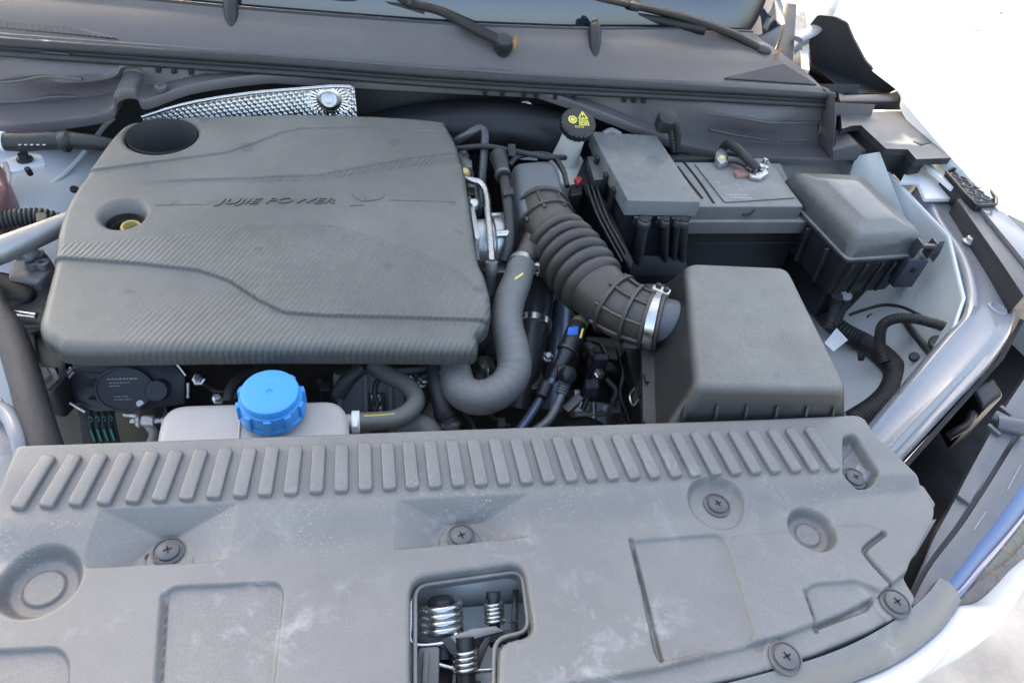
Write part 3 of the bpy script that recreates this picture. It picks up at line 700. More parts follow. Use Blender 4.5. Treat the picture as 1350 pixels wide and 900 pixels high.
OUT = rnd(L(outline, SZ), .006, 3)
hole = rnd(L([(541, 762), (690, 741), (704, 836), (658, 846), (655, 960), (541, 960)], SZ), [.016, .016, .012, .012, .004, .004], 5)
def pline(pts):
    a = np.array(pts, float); return lambda x: np.interp(x, a[:, 0], a[:, 1])
upL = pline([(-200, 685), (0, 686), (450, 662), (900, 640), (1110, 632), (1300, 625)])
loL = pline([(-200, 752), (0, 750), (300, 738), (700, 692), (900, 690), (1000, 690), (1100, 660), (1300, 640)])
def pix_sdf(X, Y, poly): return sdf(np.stack([X.ravel(), Y.ravel()], -1), poly).reshape(X.shape)
def wpoly(pts, r): return rnd(L(pts, SZ), r, 4)
pads = [(wpoly([(208, 900), (216, 785), (226, 772), (366, 766), (375, 778), (362, 900), (362, 960), (205, 960)], .008), .005),
        (wpoly([(-40, 858), (78, 852), (92, 870), (88, 960), (-40, 960)], .008), .005),
        (wpoly([(833, 712), (948, 703), (958, 716), (996, 838), (985, 850), (872, 872), (862, 862)], .008), .0035),
        (wpoly([(960, 706), (1140, 690), (1168, 700), (1190, 752), (1160, 778), (1150, 800), (1070, 826), (1010, 850)], .008), .0006),
        (wpoly([(1062, 778), (1072, 768), (1128, 763), (1162, 776), (1150, 800), (1080, 826)], .006), .0045)]
slots = [([(833, 712), (872, 868)], .0034, .005), ([(1166, 702), (1142, 722), (1146, 735), (1176, 768)], .0032, .006), ([(1063, 778), (1080, 826)], .003, .004), ([(216, 785), (208, 900), (205, 960)], .003, .004), ([(955, 706), (996, 838), (1008, 850)], .0012, .001)]
rounds = [(52, 766, .033, .014), (1071, 697, .026, .013)]
pockets = [((130, 677), (324, 668), (308, 735), (98, 746), (222, 728)), ((518, 664), (700, 655), (706, 704), (512, 722), (608, 709))]
flange = pline([(-300, 945), (300, 935), (700, 908), (870, 879), (1035, 835), (1110, 806), (1160, 781), (1196, 752), (1300, 700)])
def slam_h(X, Y, D):
    px, py = proj(X, Y, SZ); Pt = np.stack([X.ravel(), Y.ravel()], -1)
    z = np.full(X.shape, SZ)
    step = 1-ss(0, 1, (py-upL(px))/(loL(px)-upL(px))); z = z+.010*step
    z = z+.004*ss(0, 1, (upL(px)-py)/60)
    for TL, TR, BR, BL, sc in pockets:          # scooped screw pockets
        def side(a, b):
            A = np.array(Pz(*a, SZ))[:2]; B = np.array(Pz(*b, SZ))[:2]; e = (B-A)/np.linalg.norm(B-A)
            return (X-A[0])*(-e[1])+(Y-A[1])*e[0]
        dl, dr, db, df = -side(BL, TL), side(BR, TR), -side(TL, TR), side(BL, BR)
        floor = SZ-.013
        dep = np.clip(np.minimum(np.minimum(dl*.36, dr*.36), db*.95)-.0015, 0, None)
        zt = np.maximum(z-dep, floor)
        z = np.where((dl > 0) & (dr > 0) & (db > 0) & (df > -.004), z+(np.minimum(z, zt)-z)*ss(-.003, .001, df), z)
        c = Pz(*sc, SZ); rr = np.hypot(X-c.x, (Y-c.y)); z = np.where((rr < .024) & (df > -.002), np.maximum(z, floor+.003*(1-ss(.0195, .0205, rr))), z)
    for pts, dp in pads:
        d = sdf(Pt, pts).reshape(X.shape); z = z-dp*ss(-.0008, .0022, d)
    for pts, w, dp in slots:
        d = np.full(X.shape, 9.0)
        Q = cr(L(pts, SZ), 6) if len(pts) > 2 else L(pts, SZ)
        for a, b in zip(Q, Q[1:]):
            ex, ey = b.x-a.x, b.y-a.y; t = np.clip(((X-a.x)*ex+(Y-a.y)*ey)/(ex*ex+ey*ey), 0, 1)
            d = np.minimum(d, np.hypot(X-a.x-t*ex, Y-a.y-t*ey))
        z = z-dp*(1-ss(w*.1, w*1.2, d))
    for px_, py_, r, dp in rounds:
        c = Pz(px_, py_, SZ); d = np.hypot(X-c.x, Y-c.y)
        z = z-dp*(1-ss(r*.72, r*1.02, d))+dp*.18*(1-ss(r*.46, r*.52, d))
    # round pocket with a screw, wedge pocket with a screw
    c = Pz(944, 668, SZ); d = np.hypot((X-c.x)*.95, Y-c.y); z = np.minimum(z, SZ-.002+.016*ss(.024, .036, d)+0*z) if True else z
    w = wpoly([(1104, 584), (1120, 580), (1154, 628), (1148, 645), (1128, 648), (1106, 634)], .006); d = sdf(Pt, w).reshape(X.shape)
    z = z-.014*ss(-.001, .006, d)
    # lowered flange at the front edge
    z = z-.0075*ss(-3, 5, py-flange(px))
    for sx, sy in ((1180, 795), (1035, 867)):
        c = Pz(sx, sy, SZ); d = np.hypot(X-c.x, Y-c.y); z = z+.0020*(1-ss(.0175, .019, d))
    z = z-(.005-np.sqrt(np.maximum(0, .005**2-(.005-np.minimum(D, .005))**2)))
    return z
sp = plate('panel', OUT, slam_h, .0012, M['slam'], slam, holes=[hole], skirt=.022, smooth=60)
# ribs
bx_ = [23, 61, 99, 136, 174, 209, 245, 281, 316, 349, 383, 417, 450, 482, 514, 544, 574, 605, 635, 665, 695, 724, 754, 781, 809, 837, 864, 892, 918, 945, 971, 997, 1023, 1050, 1075, 1101]
for b in bx_:
    t = b+np.interp(b, [23, 450, 837, 1101], [44, 1, -26, -37])
    yb = np.interp(b, [23, 450, 1101], [672, 650, 621]); yt = np.interp(t, [66, 575, 1064], [603, 583, 566])
    zz = SZ+.0145
    a_, b_ = Pz(b, yb, SZ+.0105), Pz(t, yt, SZ+.0140)
    w = .0128; d = (b_-a_).normalized(); s = d.cross(Vector((0, 0, 1))).normalized()
    base = [a_-s*w/2, a_+s*w/2, b_+s*w/2, b_-s*w/2]; h = .0052
    rings = []
    for hh, ins in ((-.004, -.0004), (h*.75, .0), (h*.93, .0006), (h, .0018)):
        rings.append([p+Vector((0, 0, hh)) for p in rnd(offs(base, -ins), .0035, 3)])
    loft('rib', rings, M['slam'], slam, smooth=50)
for px, py, z in ((222, 727, SZ-.0095), (608, 708, SZ-.0095), (945, 666, SZ-.0015), (1126, 631, SZ-.0035)):
    screw(px, py, z, slam)
for px, py in ((1180, 795), (1035, 867)): screw(px, py, SZ-.0048, slam, .0135)
for px, py in ((196, 734), (584, 716)):
    lathe('drain_hole', [(.0035, 0), (.0035, .0004), (0, .0004)], Pz(px, py, SZ-.0115), (0, 0, 1), M['deep'], slam, 12)
# inner lip round the latch opening
hl = [Vector((p.x, p.y, SZ-.012)) for p in rnd(L([(547, 772), (688, 752), (698, 832), (652, 842), (650, 960), (547, 960)], SZ-.012), .012, 4)]
tube('opening_lip', hl+[hl[0]], .0022, M['slam'], slam, 8, n=1)

# painted cross-member below the cover, seen through the opening and at the left
xm = thing('cross_member', 'white painted radiator cross member under the bonnet latch', 'cross member', Pz(600, 800, .75))
prism('beam', [Vector((-.42, .235, .775)), Vector((.36, .235, .775)), Vector((.36, .315, .775)), Vector((-.42, .315, .775))], (0, 0, -.06), M['whitein'], xm, bevel=.004)
prism('upright', [Vector((-.05, .320, .70)), Vector((.24, .320, .70)), Vector((.24, .320, .835)), Vector((-.05, .320, .835))], (0, .006, 0), M['whitein'], xm, bevel=.003)
prism('rear_flange', [Vector((-.40, .35, .80)), Vector((.48, .35, .80)), Vector((.48, .44, .80)), Vector((-.40, .44, .80))], (0, 0, -.02), M['deep'], xm, bevel=.003)
# left end of the front frame
prism('end_plate', L([(-60, 560), (0, 520), (22, 555), (36, 600), (0, 690), (-80, 760)], .80), (0, 0, -.012), M['greypaint'], xm, bevel=.003)
tube('end_flange', L3([(-10, 535, .81), (12, 548, .81), (25, 575, .81), (33, 610, .80)]), .009, M['greypaint'], xm, 10)

# ================================================================ bonnet latch in the opening
lt = thing('bonnet_latch', 'steel bonnet latch with coil springs inside the cover opening', 'latch', Pz(600, 820, .74))
def coil(name, o, axis, r, wire, turns, pitch, m, parent):
    A = Vector(axis).normalized(); t = Vector((1, 0, 0)); u = (t-A*t.dot(A)).normalized(); v = A.cross(u); n = int(turns*16)
    tube(name, [o+A*(pitch*i/16)+(u*math.cos(i*math.pi/8)+v*math.sin(i*math.pi/8))*r for i in range(n+1)], wire, m, parent, 8, n=1)
f = Fr(Pz(583, 822, .80), (0, -.35, 1))
coil('main_spring', f(0, 12, 0), (0, .85, .55), .0175, .0034, 4.2, .0062, M['steel'], lt)
lathe('spring_post', [(.012, -.02), (.012, .03), (.009, .033), (0, .033)], f(0, 12, 0), (0, .85, .55), M['black'], lt, 18)
f2_ = Fr(Pz(652, 815, .805), (0, -.35, 1))
coil('small_spring', f2_(0, 6, 0), (0, .85, .55), .0080, .0018, 5, .0036, M['steel'], lt)
lathe('pawl_post', [(.0055, -.02), (.0055, .022), (.007, .022), (.007, .028), (0, .028)], f2_(0, 6, 0), (0, .85, .55), M['black'], lt, 14)
tube('spring_leg', [f2_(8, 2, .012), f2_(20, 5, .010), f2_(30, 3, .006)], .0014, M['steel'], lt, 6)
lathe('pivot_bolt', [(.009, -.03), (.009, .008), (.0135, .009), (.0135, .014), (.010, .016), (0, .016)], Pz(614, 886, .795), (0, -.85, -.5), M['black'], lt, 20)
coil('lower_spring', Pz(614, 886, .795), (0, .85, .55), .0105, .0022, 4, .0046, M['steel'], lt)
g = Fr(Pz(610, 842, .806), (0, -.35, 1))
fext('striker_plate', g, [(-62, -4), (-8, -14), (5, -4), (40, -14), (62, -12), (75, -8), (74, 2), (40, 4), (20, 0), (-20, 12), (-55, 8)], -.003, .002, M['black'], lt)
fext('claw', g, [(-18, -2), (10, -12), (42, -16), (55, -10), (30, -4), (8, 2), (-8, 8)], .003, .007, M['aludark'], lt, bevel=.001)
fext('pawl', g, [(-30, 2), (-12, -6), (-4, 6), (8, 22), (-2, 26), (-16, 18)], .002, .006, M['black'], lt)
fext('pawl', g, [(30, -6), (40, -8), (22, 36), (12, 40), (8, 34)], -.006, .004, M['black'], lt)
tube('release_rod', [g(-52, 24, 0), g(-20, 33, 0), g(10, 37, 0), g(42, 36, 0), g(48, 30, .004)], .0022, M['steel'], lt, 8)
tube('frame_rod', [g(-72, -62, .004), g(-70, -20, .004), g(-66, 6, .004), g(-30, 6, .004), g(-8, -6, .004)], .002, M['steel'], lt, 8)
bar('support_post', g(74, -66, -.012), g(70, 2, -.005), .006, .004, M['black'], lt)
prism('handle', [Pz(551, 852, .815), Pz(580, 850, .815), Pz(578, 960, .80), Pz(545, 960, .80)], (0, 0, -.012), M['hosegrey'], lt, bevel=.003)
bar('handle_rib', Pz(562, 858, .817), Pz(558, 950, .803), .005, .004, M['hosegrey'], lt)
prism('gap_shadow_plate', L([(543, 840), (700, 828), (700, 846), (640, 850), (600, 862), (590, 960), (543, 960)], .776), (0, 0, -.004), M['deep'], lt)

# ================================================================ engine cover
def Psl(px, py, dz=0):
    d = ray(px, py); k = .06; t = (.858+dz-k*.6-CAM[2])/(d[2]-k*d[1]); return Vector(CAM+d*t)
ec = thing('engine_cover', 'broad grey moulded engine cover with ribbed bands and round oil cap recess', 'engine cover', Psl(340, 330, -.06))
co = [(152, 178), (178, 163), (240, 158), (420, 157), (570, 162), (590, 172), (604, 196), (614, 232), (624, 300), (631, 342), (640, 362), (648, 395), (646, 418), (632, 432), (632, 446), (620, 455), (560, 456), (340, 456), (110, 455), (64, 443), (46, 424), (50, 398), (66, 340), (78, 290), (92, 258), (118, 222)]
COUT = cr([Psl(a, b) for a, b in co], 5, True)
h1 = [Vector((c.x, c.y, 0)) for c in []]
def circ(px, py, r, n=40, sy=1.0):
    c = Psl(px, py); return [Vector((c.x+r*math.cos(2*math.pi*i/n), c.y+sy*r*math.sin(2*math.pi*i/n), c.z)) for i in range(n)]
big = circ(214, 181, .0485, 48); oil = circ(163, 287, .0205, 36)
lA = pline([(0, 336), (70, 335), (185, 346), (262, 356), (300, 369), (340, 395), (375, 412), (430, 416), (600, 418), (700, 418)])
lB = pline([(0, 305), (120, 306), (250, 298), (400, 301), (440, 303), (500, 318), (560, 338), (600, 355), (632, 382), (700, 420)])
lC = pline([(0, 246), (100, 246), (250, 240), (340, 238), (420, 236), (480, 224), (540, 212), (620, 200)])
lD = pline([(0, 228), (130, 226), (260, 212), (300, 207), (330, 197), (370, 183), (400, 177), (470, 175), (620, 175)])
def cov_h(X, Y, D):
    z0 = .858+.06*(Y-.6); px, py = proj(X, Y, z0)
    z = z0+.006*np.clip(1-((X+.12)/.28)**2, -1, 1)
    z = z-.0045*ss(-1.0, 2.2, py-lA(px))+.0011*np.exp(-((py-lA(px)+1.2)/1.3)**2)                         # lower front tier
    z = z-.004*ss(0, 1, (py-lB(px))/np.maximum(8, lA(px)-lB(px)))    # sloping ribbed band
    z = z+.0016*ss(1.5, -1.5, py-lB(px))*ss(330, 380, px)+.0008*np.exp(-((py-lB(px))/1.2)**2)*ss(360, 400, px)
    cw = np.interp(px, [80, 250, 420, 620], [3, 4, 8, 14])
    z = z-.0030*(ss(-1.2, 1.2, py-lC(px))*(1-ss(-1.2, 1.2, py-lC(px)-cw)))*ss(150, 260, px)      # sunken band
    z = z+.0030*ss(1.2, -1.2, py-lD(px))+.0006*np.exp(-((py-lD(px)+.8)/.9)**2)                         # rear plateau
    c = Psl(163, 283); d = np.hypot(X-c.x, Y-c.y); z = z-.010*(1-ss(.016, .034, d))
    # right-hand end: the front lobe ends earlier and lower
    r = np.interp(py, [150, 300, 420, 462], [.010, .012, .014, .017])
    dd = np.minimum(D, r); z = z-(r-np.sqrt(np.maximum(0, r*r-(r-dd)**2)))
    return z
def rib_mask(X, Y, D):
    z0 = .858+.06*(Y-.6); px, py = proj(X, Y, z0)
    m = ss(-1, 2, py-lB(px)-2)*ss(230, 330, px)*ss(3, -1, py-lA(px))
    m = np.maximum(m, ss(1, 4, py-lA(px))*ss(-120, -60, -np.abs(py-440)-0*px)*np.clip(ss(120, 260, px)*ss(375, 420, py+np.clip(px-250, -100, 120)*.25), 0, 1)*.9)
    cw = np.interp(px, [80, 250, 420, 620], [3, 4, 8, 14])
    m = np.maximum(m, ss(-1, 1, py-lC(px))*(1-ss(-1, 1, py-lC(px)-cw))*ss(240, 300, px))
    m = np.maximum(m, ss(-1, 2, py-lB(px)-14)*ss(60, 90, px)*ss(3, -1, py-lA(px))*.7)
    return m
def rib_bump(m):
    nt = m.node_tree; N = nt.nodes; K = nt.links; b = N['Principled BSDF']
    at = N.new('ShaderNodeAttribute'); at.attribute_name = 'rib'
    geo = N.new('ShaderNodeNewGeometry'); mp = N.new('ShaderNodeMapping'); mp.inputs['Rotation'].default_value = (0, 0, R(28)); K.new(geo.outputs['Position'], mp.inputs[0])
    w = N.new('ShaderNodeTexWave'); w.wave_type = 'BANDS'; w.bands_direction = 'X'; w.inputs['Scale'].default_value = 50; w.inputs['Distortion'].default_value = 0; K.new(mp.outputs[0], w.inputs['Vector'])
    mu = N.new('ShaderNodeMath'); mu.operation = 'MULTIPLY'; K.new(w.outputs['Fac'], mu.inputs[0]); K.new(at.outputs['Fac'], mu.inputs[1])
    bp = N.new('ShaderNodeBump'); bp.inputs['Strength'].default_value = .8; bp.inputs['Distance'].default_value = .0016; K.new(mu.outputs[0], bp.inputs['Height'])
    old = b.inputs['Normal'].links[0].from_socket; K.new(old, bp.inputs['Normal']); K.new(bp.outputs[0], b.inputs['Normal'])
rib_bump(M['cover'])
def stains(m):
    """a few dark damp spots on the cover"""
    nt = m.node_tree; N = nt.nodes; K = nt.links; b = N['Principled BSDF']; geo = N.new('ShaderNodeNewGeometry')
    n = N.new('ShaderNodeTexNoise'); n.inputs['Scale'].default_value = 24; n.inputs['Detail'].default_value = 1.5; K.new(geo.outputs['Position'], n.inputs['Vector'])
    r = N.new('ShaderNodeMapRange'); r.inputs['From Min'].default_value = .70; r.inputs['From Max'].default_value = .73; r.inputs['To Max'].default_value = .30; K.new(n.outputs[0], r.inputs[0])
    src = b.inputs['Base Color'].links[0].from_socket; mx = N.new('ShaderNodeMix'); mx.data_type = 'RGBA'
    K.new(r.outputs[0], mx.inputs['Factor']); K.new(src, mx.inputs['A']); mx.inputs['B'].default_value = (.06, .06, .055, 1); K.new(mx.outputs['Result'], b.inputs['Base Color'])
stains(M['cover'])
shell = plate('shell', COUT, cov_h, .0011, M['cover'], ec, holes=[big, oil], skirt=.010, attrs={'rib': rib_mask}, smooth=60)
c = Psl(214, 181); lathe('deep_cup', [(.0483, .004), (.047, -.012), (.045, -.075), (.043, -.08), (0, -.08)], c, (0, -.02, 1), M['cover'], ec, 48, caps=False)
c = Psl(163, 287); lathe('recess_wall', [(.0215, -.008), (.0205, -.02), (.0205, -.05), (.026, -.055)], c, (0, 0, 1), M['black'], ec, 32, caps=False)
lathe('oil_filler_ring', [(.0135, -.06), (.0135, -.020), (.012, -.017), (.0095, -.017), (.009, -.03), (0, -.031)], c+Vector((.003, .004, 0)), (0, -.1, 1), M['yellowring'], ec, 28)
lathe('oil_filler_plug', [(.0060, -.05), (.0060, -.026), (0, -.025)], c+Vector((.003, .004, 0)), (0, -.1, 1), M['deep'], ec, 20)
def covz(p): return float(cov_h(np.array([[p.x]]), np.array([[p.y]]), np.array([[.1]]))[0, 0])
def onc(px, py, h):
    p = Psl(px, py); p.z = covz(p)+h
    return p
a = onc(287, 274, .0002); b = onc(470, 275, .0002)
lt_ = text('lettering', 'JUJIE POWER', a, b-a, onc(287, 262, 0)-onc(287, 278, 0), .0165, .0008, M['cover'], shell, sx=1.62, shear=.35)
w_ = wloc(lt_)
for v in lt_.data.vertices:
    q = v.co+w_; base_ = a.z+(b.z-a.z)*((q.x-a.x)/(b.x-a.x)); v.co.z += .0009+covz(q)-(base_+(q.y-(a.y+(b.y-a.y)*((q.x-a.x)/(b.x-a.x))))*.06)
for pts in ([(465, 263), (478, 271), (482, 266)], [(462, 277), (480, 276)], [(480, 271), (500, 268), (507, 262)]):
    tube('emblem_stroke', [onc(x, y, .0004) for x, y in pts], .0009, M['cover'], shell, 6)
for x0, x1, y in ((205, 277, 274), (513, 600, 269)):
    tube('emblem_line', [onc(x0, y, .0002), onc((x0+x1)/2, y, .0002), onc(x1, y, .0)], .0006, M['cover'], shell, 6)
# thick edge lip below the right-hand rear corner
tube('edge_bead', [Psl(a_, b_, -.022) for a_, b_ in ((586, 172), (604, 200), (614, 235), (624, 300), (630, 345))], .004, M['cover'], ec, 8)

# ================================================================ air filter box
ab = thing('air_filter_box', 'big grey lidded air filter box with finned front edge', 'air box', Pz(1010, 440, .60))
AZ = .895
lid = L([(903, 344), (1040, 350), (1122, 514), (918, 509)], AZ)
def lid_rings():
    rings = []
    for i, (z, o, r) in enumerate(((AZ-.078, .026, .014), (AZ-.072, .025, .014), (AZ-.05, .015, .016), (AZ-.022, .005, .018), (AZ-.011, .0015, .018), (AZ-.006, -.001, .017), (AZ-.002, -.0045, .016), (AZ-.0004, -.009, .015), (AZ+.001, -.05, .010))):
        k = offs(lid, o)
        rings.append(rnd(atz(k, z), r, 5))
    return rings
ablid = loft('lid', lid_rings(), M['airbox'], ab)
base = offs(lid, .030)
rbox('lower_case', offs(lid, .026), AZ-.080, .56, M['black'], ab, .018, .002, draft=-.03)
rimp = rnd(atz(offs(lid, .041), AZ-.079), .016, 4)
loft('lid_rim', [atz(rimp, AZ-.084), atz(rimp, AZ-.075)], M['black'], ab)
fA, fB = offs(lid, .030)[3], offs(lid, .030)[2]
for px in (932, 966, 998, 1031, 1064, 1094):
    t = (px-905)/(1130-905); p = fA.lerp(fB, t)
    prism('fin', [Vector((p.x-.0015, p.y+.022, AZ-.022)), Vector((p.x-.0015, p.y-.003, AZ-.072)), Vector((p.x-.0015, p.y+.024, AZ-.074))], (.003, 0, 0), M['airbox'], ablid, bevel=0)
lB_ = offs(lid, .030)[3].lerp(offs(lid, .030)[0], .0)
for t in (.12, .38):
    p = offs(lid, .034)[3].lerp(offs(lid, .034)[0], t)
    bar('clip', Vector((p.x-.003, p.y, AZ-.07)), Vector((p.x-.008, p.y, AZ-.12)), .016, .004, M['black'], ab, up=(-1, 0, 0))
    tube('clip_wire', [Vector((p.x-.008, p.y-.01, AZ-.10)), Vector((p.x-.012, p.y-.008, AZ-.115)), Vector((p.x-.012, p.y+.008, AZ-.115)), Vector((p.x-.008, p.y+.01, AZ-.10))], .0015, M['steel'], ab, 6)
rbox('support_bracket', L([(855, 470), (880, 466), (905, 560), (880, 565)], .80), .80, .56, M['deep'], ab, .006, .003)
bar('bracket_rail', Pz(862, 470, .805), Pz(898, 560, .805), .012, .01, M['black'], ab)
prism('bracket_foot', L([(872, 545), (884, 545), (888, 562), (876, 562)], .78), (0, 0, -.01), M['aludark'], ab)
# neck towards the bellows
nk0 = Pz(905, 428, .845); nk1 = Pz(862, 421, .847)
lathe('neck', [(.030, 0), (.030, (nk1-nk0).length), (.027, (nk1-nk0).length), (.027, 0)], nk0, nk1-nk0, M['neck'] if 'neck' in M else M['pump'], ab, 28)

# ================================================================ intake bellows
be = thing('intake_hose', 'brown black ribbed rubber bellows hose running to the air box', 'hose', Pz(790, 380, .75))
path = [Pz(714, 274, .853), Pz(719, 290, .853), Pz(729, 308, .851), Pz(748, 334, .848), Pz(770, 362, .845), Pz(793, 388, .843), (Pz(822, 408, .843)), Pz(850, 420, .845), Pz(866, 424, .847)]
pp = cr(path, 10)
rad0 = [.040, .041, .042, .046, .046, .043, .040, .037, .036]
m_ = len(pp); rads = interp(rad0, m_); cum = [0]
for a_, b_ in zip(pp, pp[1:]): cum.append(cum[-1]+(b_-a_).length)
Ltot = cum[-1]; s0, s1 = Ltot*.24, Ltot*.66
def bel(t):
    s = t*Ltot
    if s0 < s < s1: return 1+.13*(abs(math.sin(math.pi*6*(s-s0)/(s1-s0)))**.6*2-1.35)+.02
    return .98
bel_o = tube('bellows', path, rad0, M['bellows'], be, 40, n=10, prof=bel, smooth=60)
def onpath(t):
    i = min(m_-2, int(t*(m_-1))); return pp[i], (pp[i+1]-pp[i]).normalized(), rads[i]
def ringrib(t, w, h):
    p, T, r = onpath(t)
    lathe('ring_rib', [(r*.97, -w), (r*.98+h, -w*.7), (r*.98+h, w*.7), (r*.97, w)], p, T, M['bellows'], bel_o, 40)
for t in (.06, .17, .71, .81, .90): ringrib(t, .003, .004)
for t0, t1 in ((.02, .20), (.68, .95)):
    for k in range(8):
        ang = k*math.pi/4+.35; P = []
        for t in np.linspace(t0, t1, 7):
            p, T, r = onpath(t); up = Vector((0, 0, 1)); n = (up-T*up.dot(T)).normalized(); b = T.cross(n)
            P.append(p+(n*math.cos(ang)+b*math.sin(ang))*(r*.985))
        tube('length_rib', P, .0028, M['bellows'], bel_o, 6, n=2)
cl = thing('hose_clamp', 'wide bright steel clamp where the bellows meets the air box', 'clamp', Pz(855, 425, .80))
p, T, r = onpath(.955)
lathe('band', [(r*1.02, -.0065), (r*1.075, -.006), (r*1.075, .006), (r*1.02, .0065)], p, T, M['steel'], cl, 44)
lathe('band_edge', [(r*1.02, .007), (r*1.10, .0075), (r*1.10, .0115), (r*1.02, .012)], p, T, M['bellows'], cl, 44)
q = p+Vector((.004, .012, r*1.06))
bar('screw_housing', q+T*-.002+Vector((-.008, .006, .002)), q+Vector((.010, -.006, .002)), .012, .009, M['steel'], cl, bevel=.002)
for s_ in (-1, 1): lathe('clamp_screw', [(.004, -.004), (.004, .006), (.0025, .007), (0, .007)], q+Vector((.004*s_, -.004*s_, .004)), (.2, .2, 1), M['black'], cl, 10)
q = p+Vector((0, -.010, -r*1.02)); bar('clamp_tab', q, q+Vector((0, -.006, -.008)), .006, .003, M['steel'], cl)
# resonator above the throttle
rs = thing('intake_resonator', 'smooth grey plastic intake resonator ahead of the brake reservoir', 'duct', Pz(710, 250, .78))
rbox('chamber', L([(676, 212), (728, 207), (738, 222), (746, 262), (740, 280), (692, 282), (682, 262)], .878), .878, .77, M['neck'], rs, .016, .014, draft=.006)
tube('top_rim', L3([(672, 218, .872), (682, 207, .878), (706, 203, .880), (728, 207, .878), (742, 224, .875), (748, 246, .868)]), .0045, M['black'], rs, 8)
prism('front_flange', rnd(L([(682, 258), (742, 258), (750, 276), (742, 292), (690, 292)], .862), .008, 3), (0, 0, -.03), M['black'], rs, bevel=0)
# ================================================================ battery
bt = thing('battery', 'dusty grey car battery with raised lid and cable terminal', 'battery', Pz(985, 290, .70))
BZ = .872
blid = rbox('lid', L([(884, 206), (1012, 208), (1030, 232), (1060, 272), (905, 272)], BZ), BZ, BZ-.024, M['battery'], bt, .005, .003, draft=.001)
rbox('lid_step', L([(880, 212), (1030, 214), (1066, 291), (898, 291)], BZ-.022), BZ-.024, BZ-.046, M['battery'], bt, .004, .002, draft=.001)
rbox('case', L([(870, 220), (1026, 222), (1062, 294), (890, 294)], BZ-.04), BZ-.046, .62, M['black'], bt, .006, .002)
prism('raised_panel', rnd(L([(915, 217), (962, 218), (975, 232), (1022, 236), (1048, 262), (990, 266), (955, 268)], BZ), .004, 3), (0, 0, .0025), M['battery'], blid, bevel=0)
for pts in ([(900, 212), (922, 240), (941, 268)], [(893, 220), (910, 242), (926, 262)]):
    tube('lid_groove', [Pz(x, y, BZ+.0003) for x, y in pts], .0022, M['deep'], blid, 6)
tube('handle_recess', [Pz(975, 272, BZ-.002), Pz(977, 279, BZ-.012), Pz(983, 284, BZ-.015), Pz(991, 281, BZ-.012), Pz(995, 272, BZ-.002)], .0022, M['deep'], blid, 6)
lathe('handle_boss', [(.008, -.003), (.008, .002), (.006, .003), (0, .003)], Pz(985, 277, BZ-.010), (0, -1, .3), M['battery'], bt, 18)
fr = Fr(Pz(1014, 241, BZ+.0005), (0, 0, 1))
lathe('round_sticker', [(.0098, 0), (.0098, .0008), (0, .0008)], Pz(1013, 241, BZ+.001), (0, 0, 1), M['paper'], blid, 24)
bar('sticker_line', Pz(1006, 241, BZ+.002), Pz(1020, 241.5, BZ+.002), .0018, .0003, M['printdim'], blid, bevel=0)
o = Pz(958, 256, BZ+.0028)
for i, (w, y) in enumerate((((.040), 256.5), (.036, 260))):
    p0 = Pz(958+i*5, y, BZ+.0028)
    for k in range(9): bar('printed_line', p0+Vector((.0042*k, 0, 0)), p0+Vector((.0042*k+.0028+.001*(k % 2), 0, 0)), .0016, .0003, M['print'], blid, bevel=0)
for px, py in ((943, 240), (950, 247), (968, 243), (972, 249), (983, 240), (990, 248)):
    p0 = Pz(px, py, BZ+.0028); bar('printed_mark', p0, p0+Vector((.008, -.003, 0)), .005, .0003, M['printdim'], blid, bevel=0)
for y0 in (306, 313, 320):
    bar('case_rib', Pz(893, y0, .80), Pz(1058, y0, .80), .004, .004, M['black'], bt)
# terminal and its cable
tm = thing('battery_terminal', 'metal battery clamp with nut and thick black cable on the battery', 'terminal', Pz(995, 220, BZ))
lathe('post', [(.010, -.004), (.0095, .012), (.004, .014), (.004, .024), (0, .025)], Pz(1003, 226, BZ+.002), (0, 0, 1), M['steel'], tm, 18)
lathe('nut', [(.007, 0), (.007, .006), (.005, .007), (0, .007)], Pz(1003, 222, BZ+.014), (0, 0, 1), M['steel'], tm, 6, smooth=20)
prism('clamp', L([(982, 222), (996, 218), (1010, 218), (1014, 228), (1004, 234), (990, 232)], BZ+.012), (0, 0, -.008), M['steel'], tm, bevel=.002)
prism('clamp_jaw', L([(968, 224), (984, 221), (988, 230), (972, 231)], BZ+.010), (0, 0, -.008), M['redjaw'], tm, bevel=.002)
tube('cable', [Pz(998, 222, BZ+.018), Pz(985, 209, BZ+.026), Pz(972, 196, BZ+.028), Pz(961, 190, BZ+.024), Pz(954, 195, BZ+.012), Pz(952, 205, BZ+.004)], .0075, M['rubber'], tm, 12)
tube('sensor_lead', [Pz(985, 218, BZ+.014), Pz(972, 212, BZ+.014), Pz(958, 211, BZ+.014)], .006, M['blackdusty'], tm, 10)
tube('sensor_lead', [Pz(960, 200, BZ+.016), Pz(975, 204, BZ+.018), Pz(988, 214, BZ+.018)], .005, M['rubber'], tm, 10)
prism('cable_lug', L([(944, 200), (950, 195), (958, 200), (961, 212), (950, 216), (944, 208)], BZ+.016), (0, 0, -.010), M['alu'], tm, bevel=.002)
coilp = Pz(951, 212, BZ+.010); lathe('lug_nut', [(.007, 0), (.008, .005), (.005, .007), (0, .007)], coilp, (0, -.5, 1), M['yellowring'], tm, 14)

